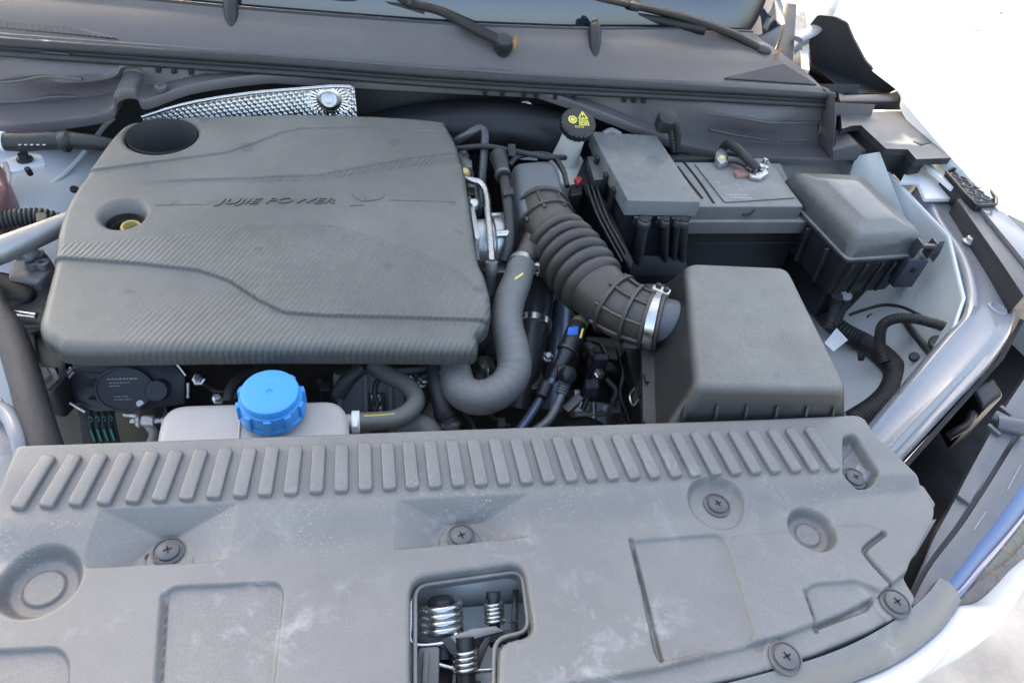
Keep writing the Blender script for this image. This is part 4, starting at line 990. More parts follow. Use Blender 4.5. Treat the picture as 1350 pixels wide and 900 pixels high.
# cover over the positive side
pc = thing('fuse_carrier_cover', 'flat pale grey plastic cover over the positive side of the battery', 'cover', Pz(850, 280, .70))
PZ_ = .892
top = L([(779, 173), (866, 179), (924, 266), (828, 264)], PZ_)
rbox('lid', top, PZ_, PZ_-.026, M['eculid'], pc, .002, .0015)
tube('lid_bulge', [Pz(795, 176, PZ_-.001), Pz(806, 173, PZ_+.002), Pz(818, 177, PZ_-.001)], [.004, .006, .004], M['eculid'], pc, 10)
rbox('body', offs(top, -.004), PZ_-.028, .64, M['black'], pc, .003, .002)
prism('side_pocket', L([(774, 206), (804, 203), (812, 236), (783, 237)], .868), (0, 0, -.035), M['blackdusty'], pc, bevel=.002)
for t in (.30, .55, .75):
    p = top[0].lerp(top[3], t); bar('side_clip', p+Vector((-.004, 0, -.012)), p+Vector((-.004, 0, -.05)), .012, .005, M['black'], pc, up=(-1, 0, 0))
for i, t in enumerate((.18, .34, .5, .7, .86)):
    p = top[3].lerp(top[2], t); bar('front_latch', p+Vector((0, -.002, -.028)), p+Vector((0, -.002, -.040)), .010, .005, M['blackdusty'], pc, up=(0, -1, 0))
cb_ = thing('cable_bundle', 'row of black sleeved cables hanging from the battery cover edge', 'cables', Pz(865, 370, .62))
for x0, x1, r_ in ((848, 829, .0085), (876, 872, .006), (892, 880, .005), (900, 893, .007)):
    a_ = Pz(x0, 290, PZ_-.03); b_ = Pz(x1, 382, .70)
    t_ = tube('cable', [a_+Vector((0, -.004, .006)), a_.lerp(b_, .3)+Vector((0, -.008, 0)), a_.lerp(b_, .7)+Vector((.002, -.006, 0)), b_], r_, M['rubber'], cb_, 10, corr=(.0004, .005) if r_ > .0075 else None)
    lathe('collar', [(r_*1.25, 0), (r_*1.3, .003), (r_*1.3, .008), (r_*1.1, .010)], a_+Vector((0, -.005, -.008)), (0, .1, 1), M['blackdusty'], cb_, 14)
# black insulating sleeve and tray round the battery
sl = thing('battery_tray', 'black plastic tray walls standing round the battery', 'tray', Pz(800, 330, .55))
prism('side_wall', [Pz(760, 232, .845), Pz(772, 205, .85), Pz(836, 345, .83), Pz(832, 360, .815)], (.004, .002, -.22), M['deep'], sl, bevel=.003)
for d_ in (0, 6, 12):
    tube('wall_rib', [Pz(774+d_, 245, .855), Pz(786+d_, 280, .85), Pz(802+d_, 312, .84), Pz(820+d_, 345, .82)], .0022, M['black'], sl, 8)
prism('front_wall', [Pz(832, 335, .79), Pz(905, 338, .79), Pz(910, 365, .76), Pz(832, 365, .76)], (0, .006, -.12), M['deep'], sl, bevel=.003)
prism('rear_bar', L([(866, 203), (948, 205), (950, 210), (870, 210)], .878), (0, 0, -.02), M['deep'], sl)

# ================================================================ fuse box
fb = thing('fuse_box', 'black under bonnet fuse box with sloping grey lid', 'fuse box', Pz(1130, 320, .66))
FZ = .893
ft_ = L([(1046, 224), (1138, 228), (1220, 306), (1133, 311)], FZ)
rings = []
for z, o, r in ((FZ-.040, .012, .010), (FZ-.036, .012, .010), (FZ-.034, .009, .012), (FZ-.022, .006, .014), (FZ-.010, .002, .014), (FZ-.004, -.003, .013), (FZ, -.009, .012), (FZ+.001, -.024, .012), (FZ+.0045, -.030, .012), (FZ+.0055, -.036, .012), (FZ+.006, -.05, .006)):
    rings.append(rnd(atz(offs(ft_, o), z), r, 5))
loft('lid', rings, M['fuselid'], fb)
fbody = rbox('body', offs(ft_, .007), FZ-.041, FZ-.115, M['black'], fb, .010, .002, draft=-.008)
rbox('lower_tray', offs(ft_, -.016), FZ-.115, FZ-.19, M['deep'], fb, .008, .002, draft=-.01)
q0, q1 = offs(ft_, .012)[3], offs(ft_, .012)[2]
for t in (.12, .3, .5, .66):
    p = q0.lerp(q1, t); bar('body_rib', p+Vector((0, 0, -.046)), p+Vector((-.004, .002, -.105)), .004, .006, M['black'], fbody, up=(0, -1, 0))
p = q0.lerp(q1, .90)
for s_ in (-.014, .012): bar('latch_cheek', p+Vector((s_, -.004, -.004)), p+Vector((s_, -.002, -.034)), .004, .016, M['blackdusty'], fb, up=(0, -1, 0))
bar('latch_bridge', p+Vector((-.014, -.010, -.010)), p+Vector((.012, -.010, -.010)), .006, .006, M['blackdusty'], fb)
prism('latch_block', [p+Vector((-.020, -.012, -.036)), p+Vector((.016, -.012, -.036)), p+Vector((.016, .004, -.036)), p+Vector((-.020, .004, -.036))], (0, 0, -.055), M['pump'], fb, bevel=.002)
bar('latch_slot', p+Vector((-.006, -.0135, -.055)), p+Vector((.002, -.0135, -.055)), .004, .008, M['deep'], fb)
l0, l1 = offs(ft_, .014)[0], offs(ft_, .014)[3]
for t in (.3, .55, .8):
    p2 = l0.lerp(l1, t); bar('side_rib', p2+Vector((0, 0, -.045)), p2+Vector((.006, 0, -.11)), .004, .008, M['black'], fbody, up=(-1, 0, 0))
prism('mount_bracket', L([(1176, 366), (1222, 358), (1222, 370), (1180, 376)], .77), (0, 0, -.006), M['greypaint'], fb)
lathe('mount_bolt', [(.010, 0), (.010, .002), (.007, .003), (.007, .009), (0, .010)], Pz(1212, 361, .772), (0, 0, 1), M['black'], fb, 6, smooth=20)
tube('stub', [Pz(1208, 380, .76), Pz(1224, 381, .76)], .007, M['whitein'], fb, 12)
# looms leaving the fuse box
lm = thing('wiring_loom', 'black corrugated wiring loom lying on the white inner wing', 'wiring loom', Pz(1150, 480, .65))
tube('trunk', L3([(1060, 385, .70), (1085, 415, .70), (1110, 436, .70), (1140, 452, .70), (1165, 470, .71), (1180, 490, .715), (1175, 515, .715), (1155, 538, .71), (1120, 562, .70), (1090, 590, .69)]), [.012, .014, .016, .016, .017, .017, .018, .019, .020, .020], M['rubber'], lm, 16, corr=(.0010, .0055))
tube('branch', L3([(1166, 478, .72), (1160, 455, .735), (1163, 430, .765), (1180, 420, .785), (1205, 420, .80), (1230, 426, .81), (1256, 434, .815), (1290, 446, .80)]), [.009, .0085, .008, .008, .0075, .0075, .0075, .0075], M['rubber'], lm, 12, corr=(.0004, .004))
tube('branch', L3([(1145, 396, .70), (1170, 405, .71), (1190, 420, .74), (1205, 440, .765), (1228, 468, .79)]), .0055, M['rubber'], lm, 10)
for x0, y0, x1, y1, r_ in ((1108, 372, 1092, 432, .0085), (1122, 372, 1098, 430, .0085)):
    tube('drop_cable', [Pz(x0, y0, .79), Pz((x0+x1)/2+2, (y0+y1)/2, .75), Pz(x1, y1, .72)], r_, M['rubber'], lm, 12, corr=(.0004, .004))
    lathe('cable_tie', [(r_*1.15, -.0015), (r_*1.2, 0), (r_*1.15, .0015)], Pz((x0*.7+x1*.3), y0*.7+y1*.3, .777), (-.1, -.2, 1), M['printdim'] if x0 == 1122 else M['black'], lm, 14)
for px, py in ((1136, 468), (1202, 418)): prism('loom_clip', L([(px-4, py-5), (px+5, py-3), (px+4, py+5), (px-3, py+4)], .715 if px < 1150 else .78), (0, 0, -.006), M['deep'], lm)
tube('ground_wire', L3([(1188, 390, .75), (1198, 396, .75), (1206, 405, .74), (1210, 425, .73)]), .0016, M['printdim'], lm, 6)
prism('bracket_strip', [Pz(1212, 388, .78), Pz(1220, 388, .78), Pz(1214, 408, .76), Pz(1206, 408, .76)], (0, .002, -.004), M['whitein'], lm)
tg = prism('paper_tag', [Pz(1087, 452, .735), Pz(1103, 432, .735), Pz(1118, 448, .725), Pz(1099, 463, .73)], (0, 0, -.0008), M['paper'], None, bevel=0)
tag(tg, 'small white paper tag tied to the cables beside the air box', 'tag')
for (px, py), z, r_ in (((1205, 470), .76, .006), ((1150, 420), .70, .008), ((1236, 452), .80, .010)):
    lathe('wing_hole_plug', [(r_*1.25, -.003), (r_*1.25, .001), (r_, .003), (r_*.5, .002), (0, .002)], Pz(px, py, z), (-.5, -.2, .8), M['black'], lm, 18)
tube('thin_lead', L3([(1120, 415, .72), (1140, 408, .73), (1165, 402, .745), (1190, 405, .765), (1212, 415, .79)]), .0028, M['rubber'], lm, 8)
# grommet unit on the rail
un = thing('horn_unit', 'small black plastic unit tucked under the grey rail', 'unit', Pz(1225, 330, .76))
rbox('housing', L([(1212, 318), (1240, 312), (1252, 345), (1226, 350)], .80), .80, .74, M['black'], un, .006, .004)
prism('flap', [Pz(1243, 330, .83), Pz(1254, 334, .83), Pz(1262, 360, .82), Pz(1258, 372, .81)], (.003, 0, -.03), M['greypaint'], un)
tube('hose_stub', L3([(1256, 428, .79), (1266, 412, .79), (1272, 395, .79)]), .012, M['rubber'], un, 12)

# ================================================================ brake fluid reservoir
br = thing('brake_reservoir', 'white brake fluid reservoir with black cap carrying yellow symbols', 'reservoir', Pz(745, 225, .80))
o = Pz(763, 161, .925); ax = Vector((-.06, -.10, 1)).normalized()
dn = Pz(744, 214, .83)-o; ax = (-dn).normalized(); ax = (ax+Vector((0, -.25, .35))).normalized()
tube('neck', [o-ax*.010, o.lerp(Pz(744, 214, .83), .5), Pz(742, 218, .825), Pz(738, 235, .80)], [.019, .020, .025, .030], M['tankwhite'], br, 24)
rbox('tank', L([(735, 205), (765, 200), (778, 225), (760, 245), (735, 240)], .835), .835, .76, M['tankwhite'], br, .010, .006)
def knurl(a, i): return 1+(.035 if (int(a/(2*math.pi)*48) % 2 == 0 and i in (1, 2)) else 0)
R0 = .0285
cp = lathe('cap', [(R0*.96, -.014), (R0, -.013), (R0, -.002), (R0*.93, .001), (R0*.86, .0016), (0, .0016)], o, ax, M['black'], br, 96, mod=lambda a, i: knurl(a, i))
u_ = Vector((1, 0, 0)); u_ = (u_-ax*u_.dot(ax)).normalized(); v_ = ax.cross(u_)
def capp(x, y, h=.0020): return o+u_*(x*R0)+v_*(y*R0)+ax*h
def cap_poly(name, pts, m): prism(name, [capp(x, y, .0017) for x, y in pts], ax*.0005, m, cp, bevel=0)
cap_poly('yellow_disc', [(-.36+.26*math.cos(k*math.pi/10), .10+.26*math.sin(k*math.pi/10)) for k in range(20)], M['yellow'])
tube('disc_mark', [capp(-.36+.15*math.cos(k*math.pi/6), .10+.15*math.sin(k*math.pi/6), .0023) for k in range(13)], .0005, M['black'], cp, 5, n=1)
text('warning_mark', '!', capp(.255, .26, .0021), u_, v_, .0115, .0003, M['yellow'], cp, sx=1.6, align='CENTER')
T_ = [(.0, .20), (.52, .20), (.26, .66)]
for a_, b_ in zip(T_, T_[1:]+T_[:1]): bar('triangle_edge', capp(*a_), capp(*b_), .0020, .0006, M['yellow'], cp, up=ax, bevel=0)
B_ = [(.02, .08), (.5, .08), (.56, -.24), (.02, -.24)]
for a_, b_ in zip(B_, B_[1:]+B_[:1]): bar('book_edge', capp(*a_), capp(*b_), .0016, .0006, M['yellow'], cp, up=ax, bevel=0)
bar('book_spine', capp(.27, .08), capp(.29, -.24), .0016, .0006, M['yellow'], cp, up=ax, bevel=0)
for x in (.14, .40): cap_poly('book_page', [(x-.06, .0), (x+.06, .0), (x+.07, -.16), (x-.06, -.16)], M['yellow'])
text('cap_lettering', 'DOT4', capp(-.02, -.44), u_, v_, .0055, .0003, M['yellow'], cp, align='CENTER')
rd = thing('red_plug', 'small connector with red locking tab beside the battery tray', 'connector', Pz(760, 245, .80))
prism('red_tab', L([(757, 236), (764, 231), (768, 236), (762, 243)], .852), (0, 0, -.006), M['red'], rd)
rbox('plug_body', L([(752, 243), (768, 241), (768, 256), (752, 258)], .845), .845, .80, M['deep'], rd, .003, .002)

# ================================================================ heat shield
hs = thing('heat_shield', 'bright dimpled foil heat shield behind the engine cover', 'heat shield', Py(350, 160, 1.10))
def heat():
    topc = [(188, 153), (250, 135), (330, 122), (400, 116), (440, 113), (467, 114)]; botc = [(190, 172), (250, 172), (330, 172), (400, 172), (440, 172), (473, 172)]
    A = cr([Py(a_, b_, 1.088) for a_, b_ in topc], 70); B = cr([Py(a_, b_, 1.094) for a_, b_ in botc], 70); n = len(A); mrows = 60; V = []; F = []
    bc = Py(434, 131, 1.090)
    for j in range(mrows+1):
        for i in range(n):
            p = A[i].lerp(B[i], j/mrows); d = (p-bc).length
            amp = .0016*ss(.020, .034, d)
            w = amp*(max(0, math.cos(p.x*2*math.pi/.0100+p.z*2*math.pi/.0130))**.7*math.cos(p.z*2*math.pi/.0065-p.x*2*math.pi/.030)*.9)
            ring = .003*(1-ss(.014, .020, d))
            fan = .0010*math.sin(math.atan2(p.z-bc.z, p.x-bc.x)*30)*ss(.018, .022, d)*(1-ss(.030, .040, d))
            V.append(p+Vector((0, -1, .5)).normalized()*(w*2+ring+fan))
    for j in range(mrows):
        for i in range(n-1): F.append((j*n+i, j*n+i+1, (j+1)*n+i+1, (j+1)*n+i))
    mesh('foil_sheet', V, F, M['foil'], hs, smooth=80)
    tube('rolled_edge', [p+Vector((0, -.003, 0)) for p in A[::20]], .003, M['pipe'], hs, 8, n=1)
    lathe('bolt', [(.012, 0), (.012, .003), (.007, .004), (.007, .010), (.005, .011), (0, .011)], bc+Vector((0, -.004, .002)), (0, -1, .5), M['alu'], hs, 18)
heat()

# ================================================================ pipes, throttle and hoses right of the engine cover
th = thing('throttle_body', 'silver cast throttle body beside the engine cover', 'throttle body', Pz(648, 320, .76))
ta = Vector((1, .05, .05)); to = Pz(622, 322, .82)
lathe('barrel', [(.036, 0), (.036, .030), (.040, .032), (.040, .046), (.037, .050), (.030, .050), (.030, 0)], to, ta, M['alu'], th, 32)
for an in (.6, 2.2, 3.9, 5.4):
    q = to+ta.normalized()*.040+Vector((0, math.cos(an), math.sin(an)))*.042
    lathe('flange_bolt', [(.006, -.010), (.006, .010), (.004, .012), (0, .012)], q, ta, M['steel'], th, 10)
tube('drain_stub', [Pz(634, 345, .80), Pz(648, 352, .795), Pz(668, 352, .79)], .011, M['alu'], th, 14)
prism('mount_flange', [to+Vector((-.004, -.045, -.045)), to+Vector((-.004, .045, -.045)), to+Vector((-.004, .045, .045)), to+Vector((-.004, -.045, .045))], (.008, 0, 0), M['alu'], th, bevel=.003)
def hose(name, label, cat, pts, r, m, seg=14, **k):
    o_ = tube(name, L3(pts), r, m, None, seg, **k); return tag(o_, label, cat)
hose('fuel_pipe', 'dark bent metal pipe arching up behind the engine cover corner', 'pipe', [(598, 188, .87), (620, 175, .895), (632, 169, .90), (639, 176, .895), (638, 205, .87), (635, 240, .845), (634, 275, .82)], .0068, M['darkpipe'], 14)
vp = thing('vacuum_pipe', 'thin silver pipe bending down over the throttle body', 'pipe', Pz(640, 300, .80))
tube('pipe', L3([(612, 236, .868), (622, 238, .872), (634, 242, .872), (641, 256, .868), (644, 290, .862), (647, 325, .855), (648, 345, .85)]), .0055, M['pipe'], vp, 14)
lathe('end_fitting', [(.0085, 0), (.0085, .018), (.007, .020), (.007, .045), (.005, .05)], Pz(648, 345, .852), (.02, -.35, -1), M['aludark'], vp, 16)
hv = thing('evap_hose', 'black hose with grey quick connector beside the resonator', 'hose', Pz(668, 280, .80))
tube('hose', L3([(664, 230, .885), (667, 252, .88), (670, 275, .87), (672, 300, .86), (671, 325, .845), (664, 345, .83)]), .0075, M['rubber'], hv, 14)
tube('connector', L3([(657, 206, .89), (660, 216, .89), (664, 234, .886)]), [.014, .013, .010], M['black'], hv, 16)
lathe('connector_collar', [(.010, -.004), (.0125, -.003), (.0125, .003), (.010, .004)], Pz(663, 231, .887), Pz(664, 234, .886)-Pz(660, 216, .89), M['blackdusty'], hv, 20)
prism('pipe_clip', L([(662, 248), (676, 246), (678, 255), (664, 257)], .886), (0, 0, -.012), M['black'], hv)
prism('bracket_tab', [Py(670, 192, 1.0), Py(680, 192, 1.0), Py(680, 206, .99), Py(670, 206, .99)], (0, .006, 0), M['black'], hv)
hose('wiring_tube', 'thin black loom crossing behind the intake resonator', 'wiring', [(600, 196, .87), (640, 193, .885), (680, 200, .885), (720, 207, .885), (745, 208, .87)], .0045, M['rubber'], 10)
bb = prism('pale_bracket', [Py(680, 203, 1.10), Py(704, 190, 1.10), Py(712, 198, 1.09), Py(708, 212, 1.08), Py(682, 210, 1.08)], (0, .008, 0), M['greypaint'], None, bevel=.002)
tag(bb, 'pale blue painted bracket behind the intake resonator', 'bracket')
# clutter in the gap between cover and throttle: plugs and rail
ir = thing('fuel_rail', 'dark fuel rail with injector plugs beside the engine cover edge', 'fuel rail', Pz(620, 250, .78))
tube('rail', L3([(606, 200, .845), (616, 235, .835), (626, 280, .825)]), .012, M['aludark'], ir, 14)
for px, py in ((612, 205), (616, 214), (620, 250), (624, 268)):
    rbox('injector_plug', L([(px-5, py-4), (px+6, py-4), (px+7, py+6), (px-4, py+6)], .862), .862, .82, M['deep'] if py > 230 else M['aludark'], ir, .003, .002)
lathe('rail_bolt', [(.009, 0), (.009, .006), (.006, .010), (0, .011)], Pz(624, 272, .86), (0, -.2, 1), M['steel'], ir, 8)
lathe('rail_bolt', [(.009, 0), (.009, .006), (.006, .010), (0, .011)], Pz(612, 231, .862), (0, -.2, 1), M['yellowring'], ir, 8)

rh = thing('radiator_hose', 'thick dusty grey radiator hose curling in an S beside the engine cover', 'hose', Pz(660, 450, .70))
tube('hose', L3([(687, 352, .835), (681, 372, .835), (672, 395, .83), (668, 425, .822), (676, 462, .81), (677, 490, .80), (660, 514, .79), (632, 524, .785), (608, 514, .785), (600, 490, .785), (598, 470, .78)]), [.0195, .0205, .021, .021, .0215, .022, .022, .022, .022, .021, .0195], M['hosegrey'], rh, 26, n=14, corr=(.00022, .011))
yl = Fr(Pz(684, 364, .86), (0, -.5, 1)); bar('yellow_mark', yl(-5, 4, -.001), yl(6, -5, -.001), .0026, .0008, M['yellow'], rh, up=yl.n, bevel=0)
def clamp(label, o_, ax_, r_, w_, m, hx=(0, 0, 1)):
    c_ = thing('hose_clamp', label, 'clamp', o_)
    lathe('band', [(r_, -w_), (r_*1.07, -w_*.9), (r_*1.07, w_*.9), (r_, w_)], o_, ax_, m, c_, 32)
    A_ = Vector(ax_).normalized(); h_ = Vector(hx); h_ = (h_-A_*h_.dot(A_)).normalized(); s_ = A_.cross(h_)
    bar('worm_housing', o_+h_*(r_*1.16)-s_*.007, o_+h_*(r_*1.16)+s_*.007, .010, .008, m, c_, up=h_, bevel=.002)
    lathe('worm_screw', [(.004, 0), (.0048, .001), (.0048, .006), (.003, .007), (0, .007)], o_+h_*(r_*1.16)+s_*.007, s_, m, c_, 8, smooth=20)
    return c_
clamp('silver worm clamp at the top end of the S shaped radiator hose', Pz(688, 350, .836), Pz(692, 342, .836)-Pz(684, 362, .836), .0200, .005, M['steel'], hx=(1, -.3, .2))
clamp('steel clamp at the lower curled end of the radiator hose', Pz(598, 478, .785), (0, .2, 1), .0205, .005, M['steel'], hx=(-1, -.4, .2))
sp_ = tube('intake_spigot', L3([(705, 318, .842), (697, 334, .840), (689, 350, .836), (684, 362, .835)]), [.020, .018, .0165, .0165], M['bellows'], None, 20); tag(sp_, 'rubber branch joining the bellows to the radiator hose clamp', 'hose branch')
lb = thing('coolant_pipe', 'dark plastic coolant pipe with printed clip behind the radiator hose', 'pipe', Pz(710, 430, .66))
tube('pipe', L3([(706, 360, .78), (706, 400, .765), (700, 440, .75), (690, 490, .73), (680, 540, .70)]), [.026, .026, .025, .024, .024], M['black'], lb, 20)
lathe('steel_band', [(.0255, -.006), (.0275, -.005), (.0275, .005), (.0255, .006)], Pz(703, 428, .755), Pz(700, 440, .75)-Pz(706, 400, .765), M['steel'], lb, 28)
hose('metal_pipe', 'blue grey steel pipe standing upright beside the coolant pipe', 'pipe', [(742, 400, .74), (738, 440, .72), (734, 480, .70), (728, 540, .66)], .015, M['bluepipe'], 18)
hose('lower_hose', 'dark hose elbow low behind the curled radiator hose', 'hose', [(600, 470, .76), (625, 452, .77), (645, 448, .77), (655, 470, .75)], .016, M['rubber'], 16)
cs = thing('spring_clamp', 'short steel spring clamp beside the curled hose end', 'clamp', Pz(637, 490, .76))
lathe('band', [(.0175, -.007), (.0190, -.006), (.0190, .006), (.0175, .007)], Pz(637, 488, .772), (.8, .3, -.35), M['steel'], cs, 28)
# quick connector fuel line
ql = thing('fuel_line', 'black fuel line quick connector with blue tab and two thin pipes', 'fuel line', Pz(730, 500, .66))
qp = L3([(764, 426, .80), (757, 440, .795), (748, 462, .785), (738, 482, .775), (728, 500, .765)])
qd = (qp[4]-qp[0]).normalized()
lathe('brass_collar', [(.011, -.006), (.012, 0), (.012, .006), (.009, .010)], qp[0], qd, M['yellowring2'], ql, 20)
tube('connector', qp, [.0115, .0135, .012, .009, .0075], M['black'], ql, 18)
lathe('connector_ring', [(.012, -.003), (.0148, -.002), (.0148, .002), (.012, .003)], qp[2], qd, M['black'], ql, 20)
fq = Fr(qp[1]+Vector((0, -.006, .010)), (-.15, -.6, 1)); fext('blue_tab', fq, [(-11, -5), (3, -7), (1, 5), (-13, 6)], 0, .004, M['bluetab'], ql)
fext('yellow_mark', fq, [(7, -4), (10, -4), (6, 10), (3, 10)], .002, .004, M['yellow'], ql)
tube('pipe', L3([(730, 497, .768), (718, 515, .755), (700, 545, .735), (678, 575, .72)]), .006, M['bluepipe'], ql, 12)
lathe('joint', [(.0075, -.012), (.0095, -.010), (.0095, .010), (.0075, .012)], Pz(717, 514, .757), qd, M['black'], ql, 16)
tube('elbow', L3([(734, 490, .775), (744, 490, .775), (748, 498, .77)]), [.009, .010, .009], M['black'], ql, 14)
lathe('elbow_cap', [(.011, -.005), (.012, 0), (.011, .006), (.006, .008), (0, .008)], Pz(748, 494, .780), (.4, -.6, .7), M['black'], ql, 18)
tube('pipe', L3([(745, 505, .765), (738, 525, .755), (724, 552, .74), (704, 568, .73), (690, 576, .725)]), .0058, M['pipe2'], ql, 12)
tube('corrugation', L3([(744, 505, .766), (739, 520, .758)]), .0072, M['pipe2'], ql, 12, corr=(.0012, .004))

# ================================================================ coolant tank, blue cap, its hoses
tk = thing('coolant_tank', 'milky plastic fluid tank tucked behind the radiator cover', 'tank', Pz(340, 560, .62))
TZ = .795
rbox('tank', L([(232, 531), (443, 525), (458, 540), (464, 600), (200, 604), (212, 545)], TZ), TZ, .62, M['tank'], tk, .016, .010)
tube('mould_seam', [Pz(318, 529, TZ+.001), Pz(316, 560, TZ+.001), Pz(313, 598, TZ+.001)], .0012, M['tank'], tk, 6)
bo = Pz(361, 546, TZ); bax = Vector((0, -.06, 1)).normalized()
lathe('filler_neck', [(.030, -.004), (.030, .004), (.0275, .006), (.0275, .016)], bo, bax, M['tank'], tk, 32)
tube('outlet', L3([(455, 556, .775), (470, 556, .775)]), .009, M['tank'], tk, 14)
bc_ = thing('filler_cap', 'bright blue screw cap on the milky fluid tank', 'cap', bo)
def capmod(a_, i): return 1.0
skirt_o = lathe('skirt', [(.0345, .008), (.0365, .009), (.0365, .014), (.0345, .016), (.0345, .030), (.0335, .033), (.0315, .034), (.0310, .034)], bo, bax, M['blue'], bc_, 48)
lathe('top', [(.0320, .030), (.0320, .040), (.0308, .0425), (.028, .0435), (.010, .0425), (.004, .0420), (.003, .0405), (0, .0405)], bo, bax, M['blue'], bc_, 48)
u2 = (Vector((1, 0, 0))-bax*bax.x).normalized(); v2 = bax.cross(u2)
for k in range(10):
    a_ = 2*math.pi*k/10+.3; d_ = u2*math.cos(a_)+v2*math.sin(a_)
    bar('grip_rib', bo+bax*.010+d_*.0350, bo+bax*.0335+d_*.0345, .0085, .006, M['blue'], skirt_o, up=d_, bevel=.0015)
hz = thing('tank_hose', 'dusty rubber hose bending from the fluid tank with white clip', 'hose', Pz(500, 550, .70))
tube('hose', L3([(470, 556, .775), (495, 555, .775), (522, 552, .775), (542, 540, .775), (548, 524, .775), (536, 508, .775), (515, 496, .775), (490, 482, .775)]), .0115, M['hosegrey2'], hz, 18, n=10)
tube('print_stripe', [p+Vector((0, 0, .0112)) for p in L3([(480, 556, .775), (500, 555, .775), (520, 553, .775)])], .0009, M['yellow'], hz, 6)
lathe('white_clip', [(.0118, -.005), (.0135, -.004), (.0135, .004), (.0118, .005)], Pz(469, 556, .775), (1, 0, 0), M['paper'], hz, 20)
bar('clip_ear', Pz(468, 550, .785), Pz(468, 564, .785), .006, .006, M['paper'], hz)
hose('lower_tank_hose', 'grey rubber elbow passing under the tank hose', 'hose', [(520, 566, .745), (545, 562, .745), (562, 566, .745), (572, 585, .735)], .016, M['hosegrey2'], 18)
hose('vent_hose', 'black rubber hose dropping from the engine cover beside the blue cap', 'hose', [(475, 485, .78), (462, 497, .775), (452, 510, .765), (446, 522, .755)], .010, M['rubber'], 14)
th2 = thing('heater_hose', 'black taped heater hose running down beside the curled hose', 'hose', Pz(580, 540, .68))
tube('hose', L3([(574, 475, .785), (578, 505, .775), (584, 535, .76), (594, 565, .74), (600, 585, .73)]), [.0125, .0135, .0135, .014, .014], M['rubber'], th2, 16)
for px, py, z in ((587, 545, .755), (592, 558, .745)): lathe('tape_band', [(.0135, -.004), (.0148, -.003), (.0148, .003), (.0135, .004)], Pz(px, py, z), (.1, -.5, -.6), M['steel'] if py > 550 else M['black'], th2, 20)
hose('wire_lead', 'thin black lead dangling in front of the engine block', 'wire', [(506, 497, .76), (496, 505, .755), (494, 520, .745), (497, 535, .735), (490, 548, .73)], .0035, M['rubber'], 8)
hose('overflow_hose', 'thin black hose arching behind the blue cap', 'hose', [(335, 488, .77), (318, 497, .775), (304, 512, .775), (300, 530, .77)], .006, M['rubber'], 12)

# ================================================================ engine block glimpsed below the cover
eb = thing('engine_block', 'grubby cast aluminium engine block under the engine cover', 'engine', (-.12, .80, .34))
rbox('block', [Vector(p) for p in ((-.36, .84, 0), (.08, .84, 0), (.08, 1.02, 0), (-.36, 1.02, 0))], .82, .34, M['deep'], eb, .02, .01)
fe_ = Fr(Pz(520, 520, .72), (0, -.8, .6))
fext('front_face', fe_, [(-78, -30), (60, -36), (62, 70), (-78, 70)], -.02, -.004, M['aludark'], eb)
for x in (-74, -40, -8): fext('casting_rib', fe_, [(x, -30), (x+6, -30), (x+6, 70), (x, 70)], -.004, .004, M['aludark'], eb)
for x, y in ((-66, -10), (-70, 26), (-24, 2), (-22, 18), (20, -22), (36, -16)):
    lathe('block_bolt', [(.007, 0), (.007, .006), (.004, .008), (0, .008)], fe_(x, y, 0), fe_.n, M['steel'], eb, 10)
fext('blue_plate', fe_, [(-34, -4), (-12, -4), (-10, 50), (-34, 50)], .0, .003, M['pump'], eb)
fext('side_plate', fe_, [(10, -26), (44, -30), (48, 10), (34, 30), (14, 24)], .0, .004, M['pump'], eb)
# gearbox
gx = thing('gearbox', 'ribbed silver gearbox casing low between hose and air box', 'gearbox', Pz(800, 540, .55))
fg = Fr(Pz(800, 545, .64), (0, -.6, .8))
casing_o = fext('casing', fg, [(-44, -32), (44, -32), (52, 60), (-44, 60)], -.05, 0, M['alu'], gx, bevel=.004)
for pts in ([(-40, -22), (40, -24)], [(-44, 2), (10, -2), (28, -18)], [(-20, 20), (20, 16), (40, 4), (46, -14)], [(-18, -30), (-18, 40)], [(-40, 26), (30, 28)]):
    tube('casing_rib', [fg(a_, b_, .001) for a_, b_ in pts], .0045, M['alu'], casing_o, 8, n=3)
for pts in ([(-34, -14), (-22, -14), (-22, -2), (-34, -2)], [(-6, -12), (22, -14), (22, -4), (-6, 0)]): fext('casing_pad', fg, pts, 0, .004, M['alu'], casing_o, bevel=.002)
hose('shift_cable', 'black sleeved cable arching low over the gearbox', 'cable', [(700, 600, .66), (735, 575, .68), (765, 562, .68), (790, 570, .67), (810, 600, .65)], .014, M['deep'], 14)
mtb = thing('gearbox_mount', 'dark bracket frame standing between gearbox and air box', 'bracket', Pz(845, 520, .58))
bar('beam', Pz(830, 470, .74), Pz(862, 590, .70), .030, .05, M['deep'], mtb)
bar('beam', Pz(770, 470, .70), Pz(850, 480, .72), .03, .03, M['deep'], mtb)
rbox('actuator', L([(770, 440), (820, 445), (825, 490), (775, 488)], .72), .72, .60, M['deep'], mtb, .008, .006)
for pts in ([(772, 448), (790, 452), (800, 470)], [(800, 500), (812, 515), (808, 530)]): tube('lead', [Pz(a_, b_, .735) for a_, b_ in pts], .004, M['black'], mtb, 8)
prism('tie_plate', L([(768, 452), (778, 448), (784, 456), (776, 462)], .75), (0, 0, -.004), M['black'], mtb)

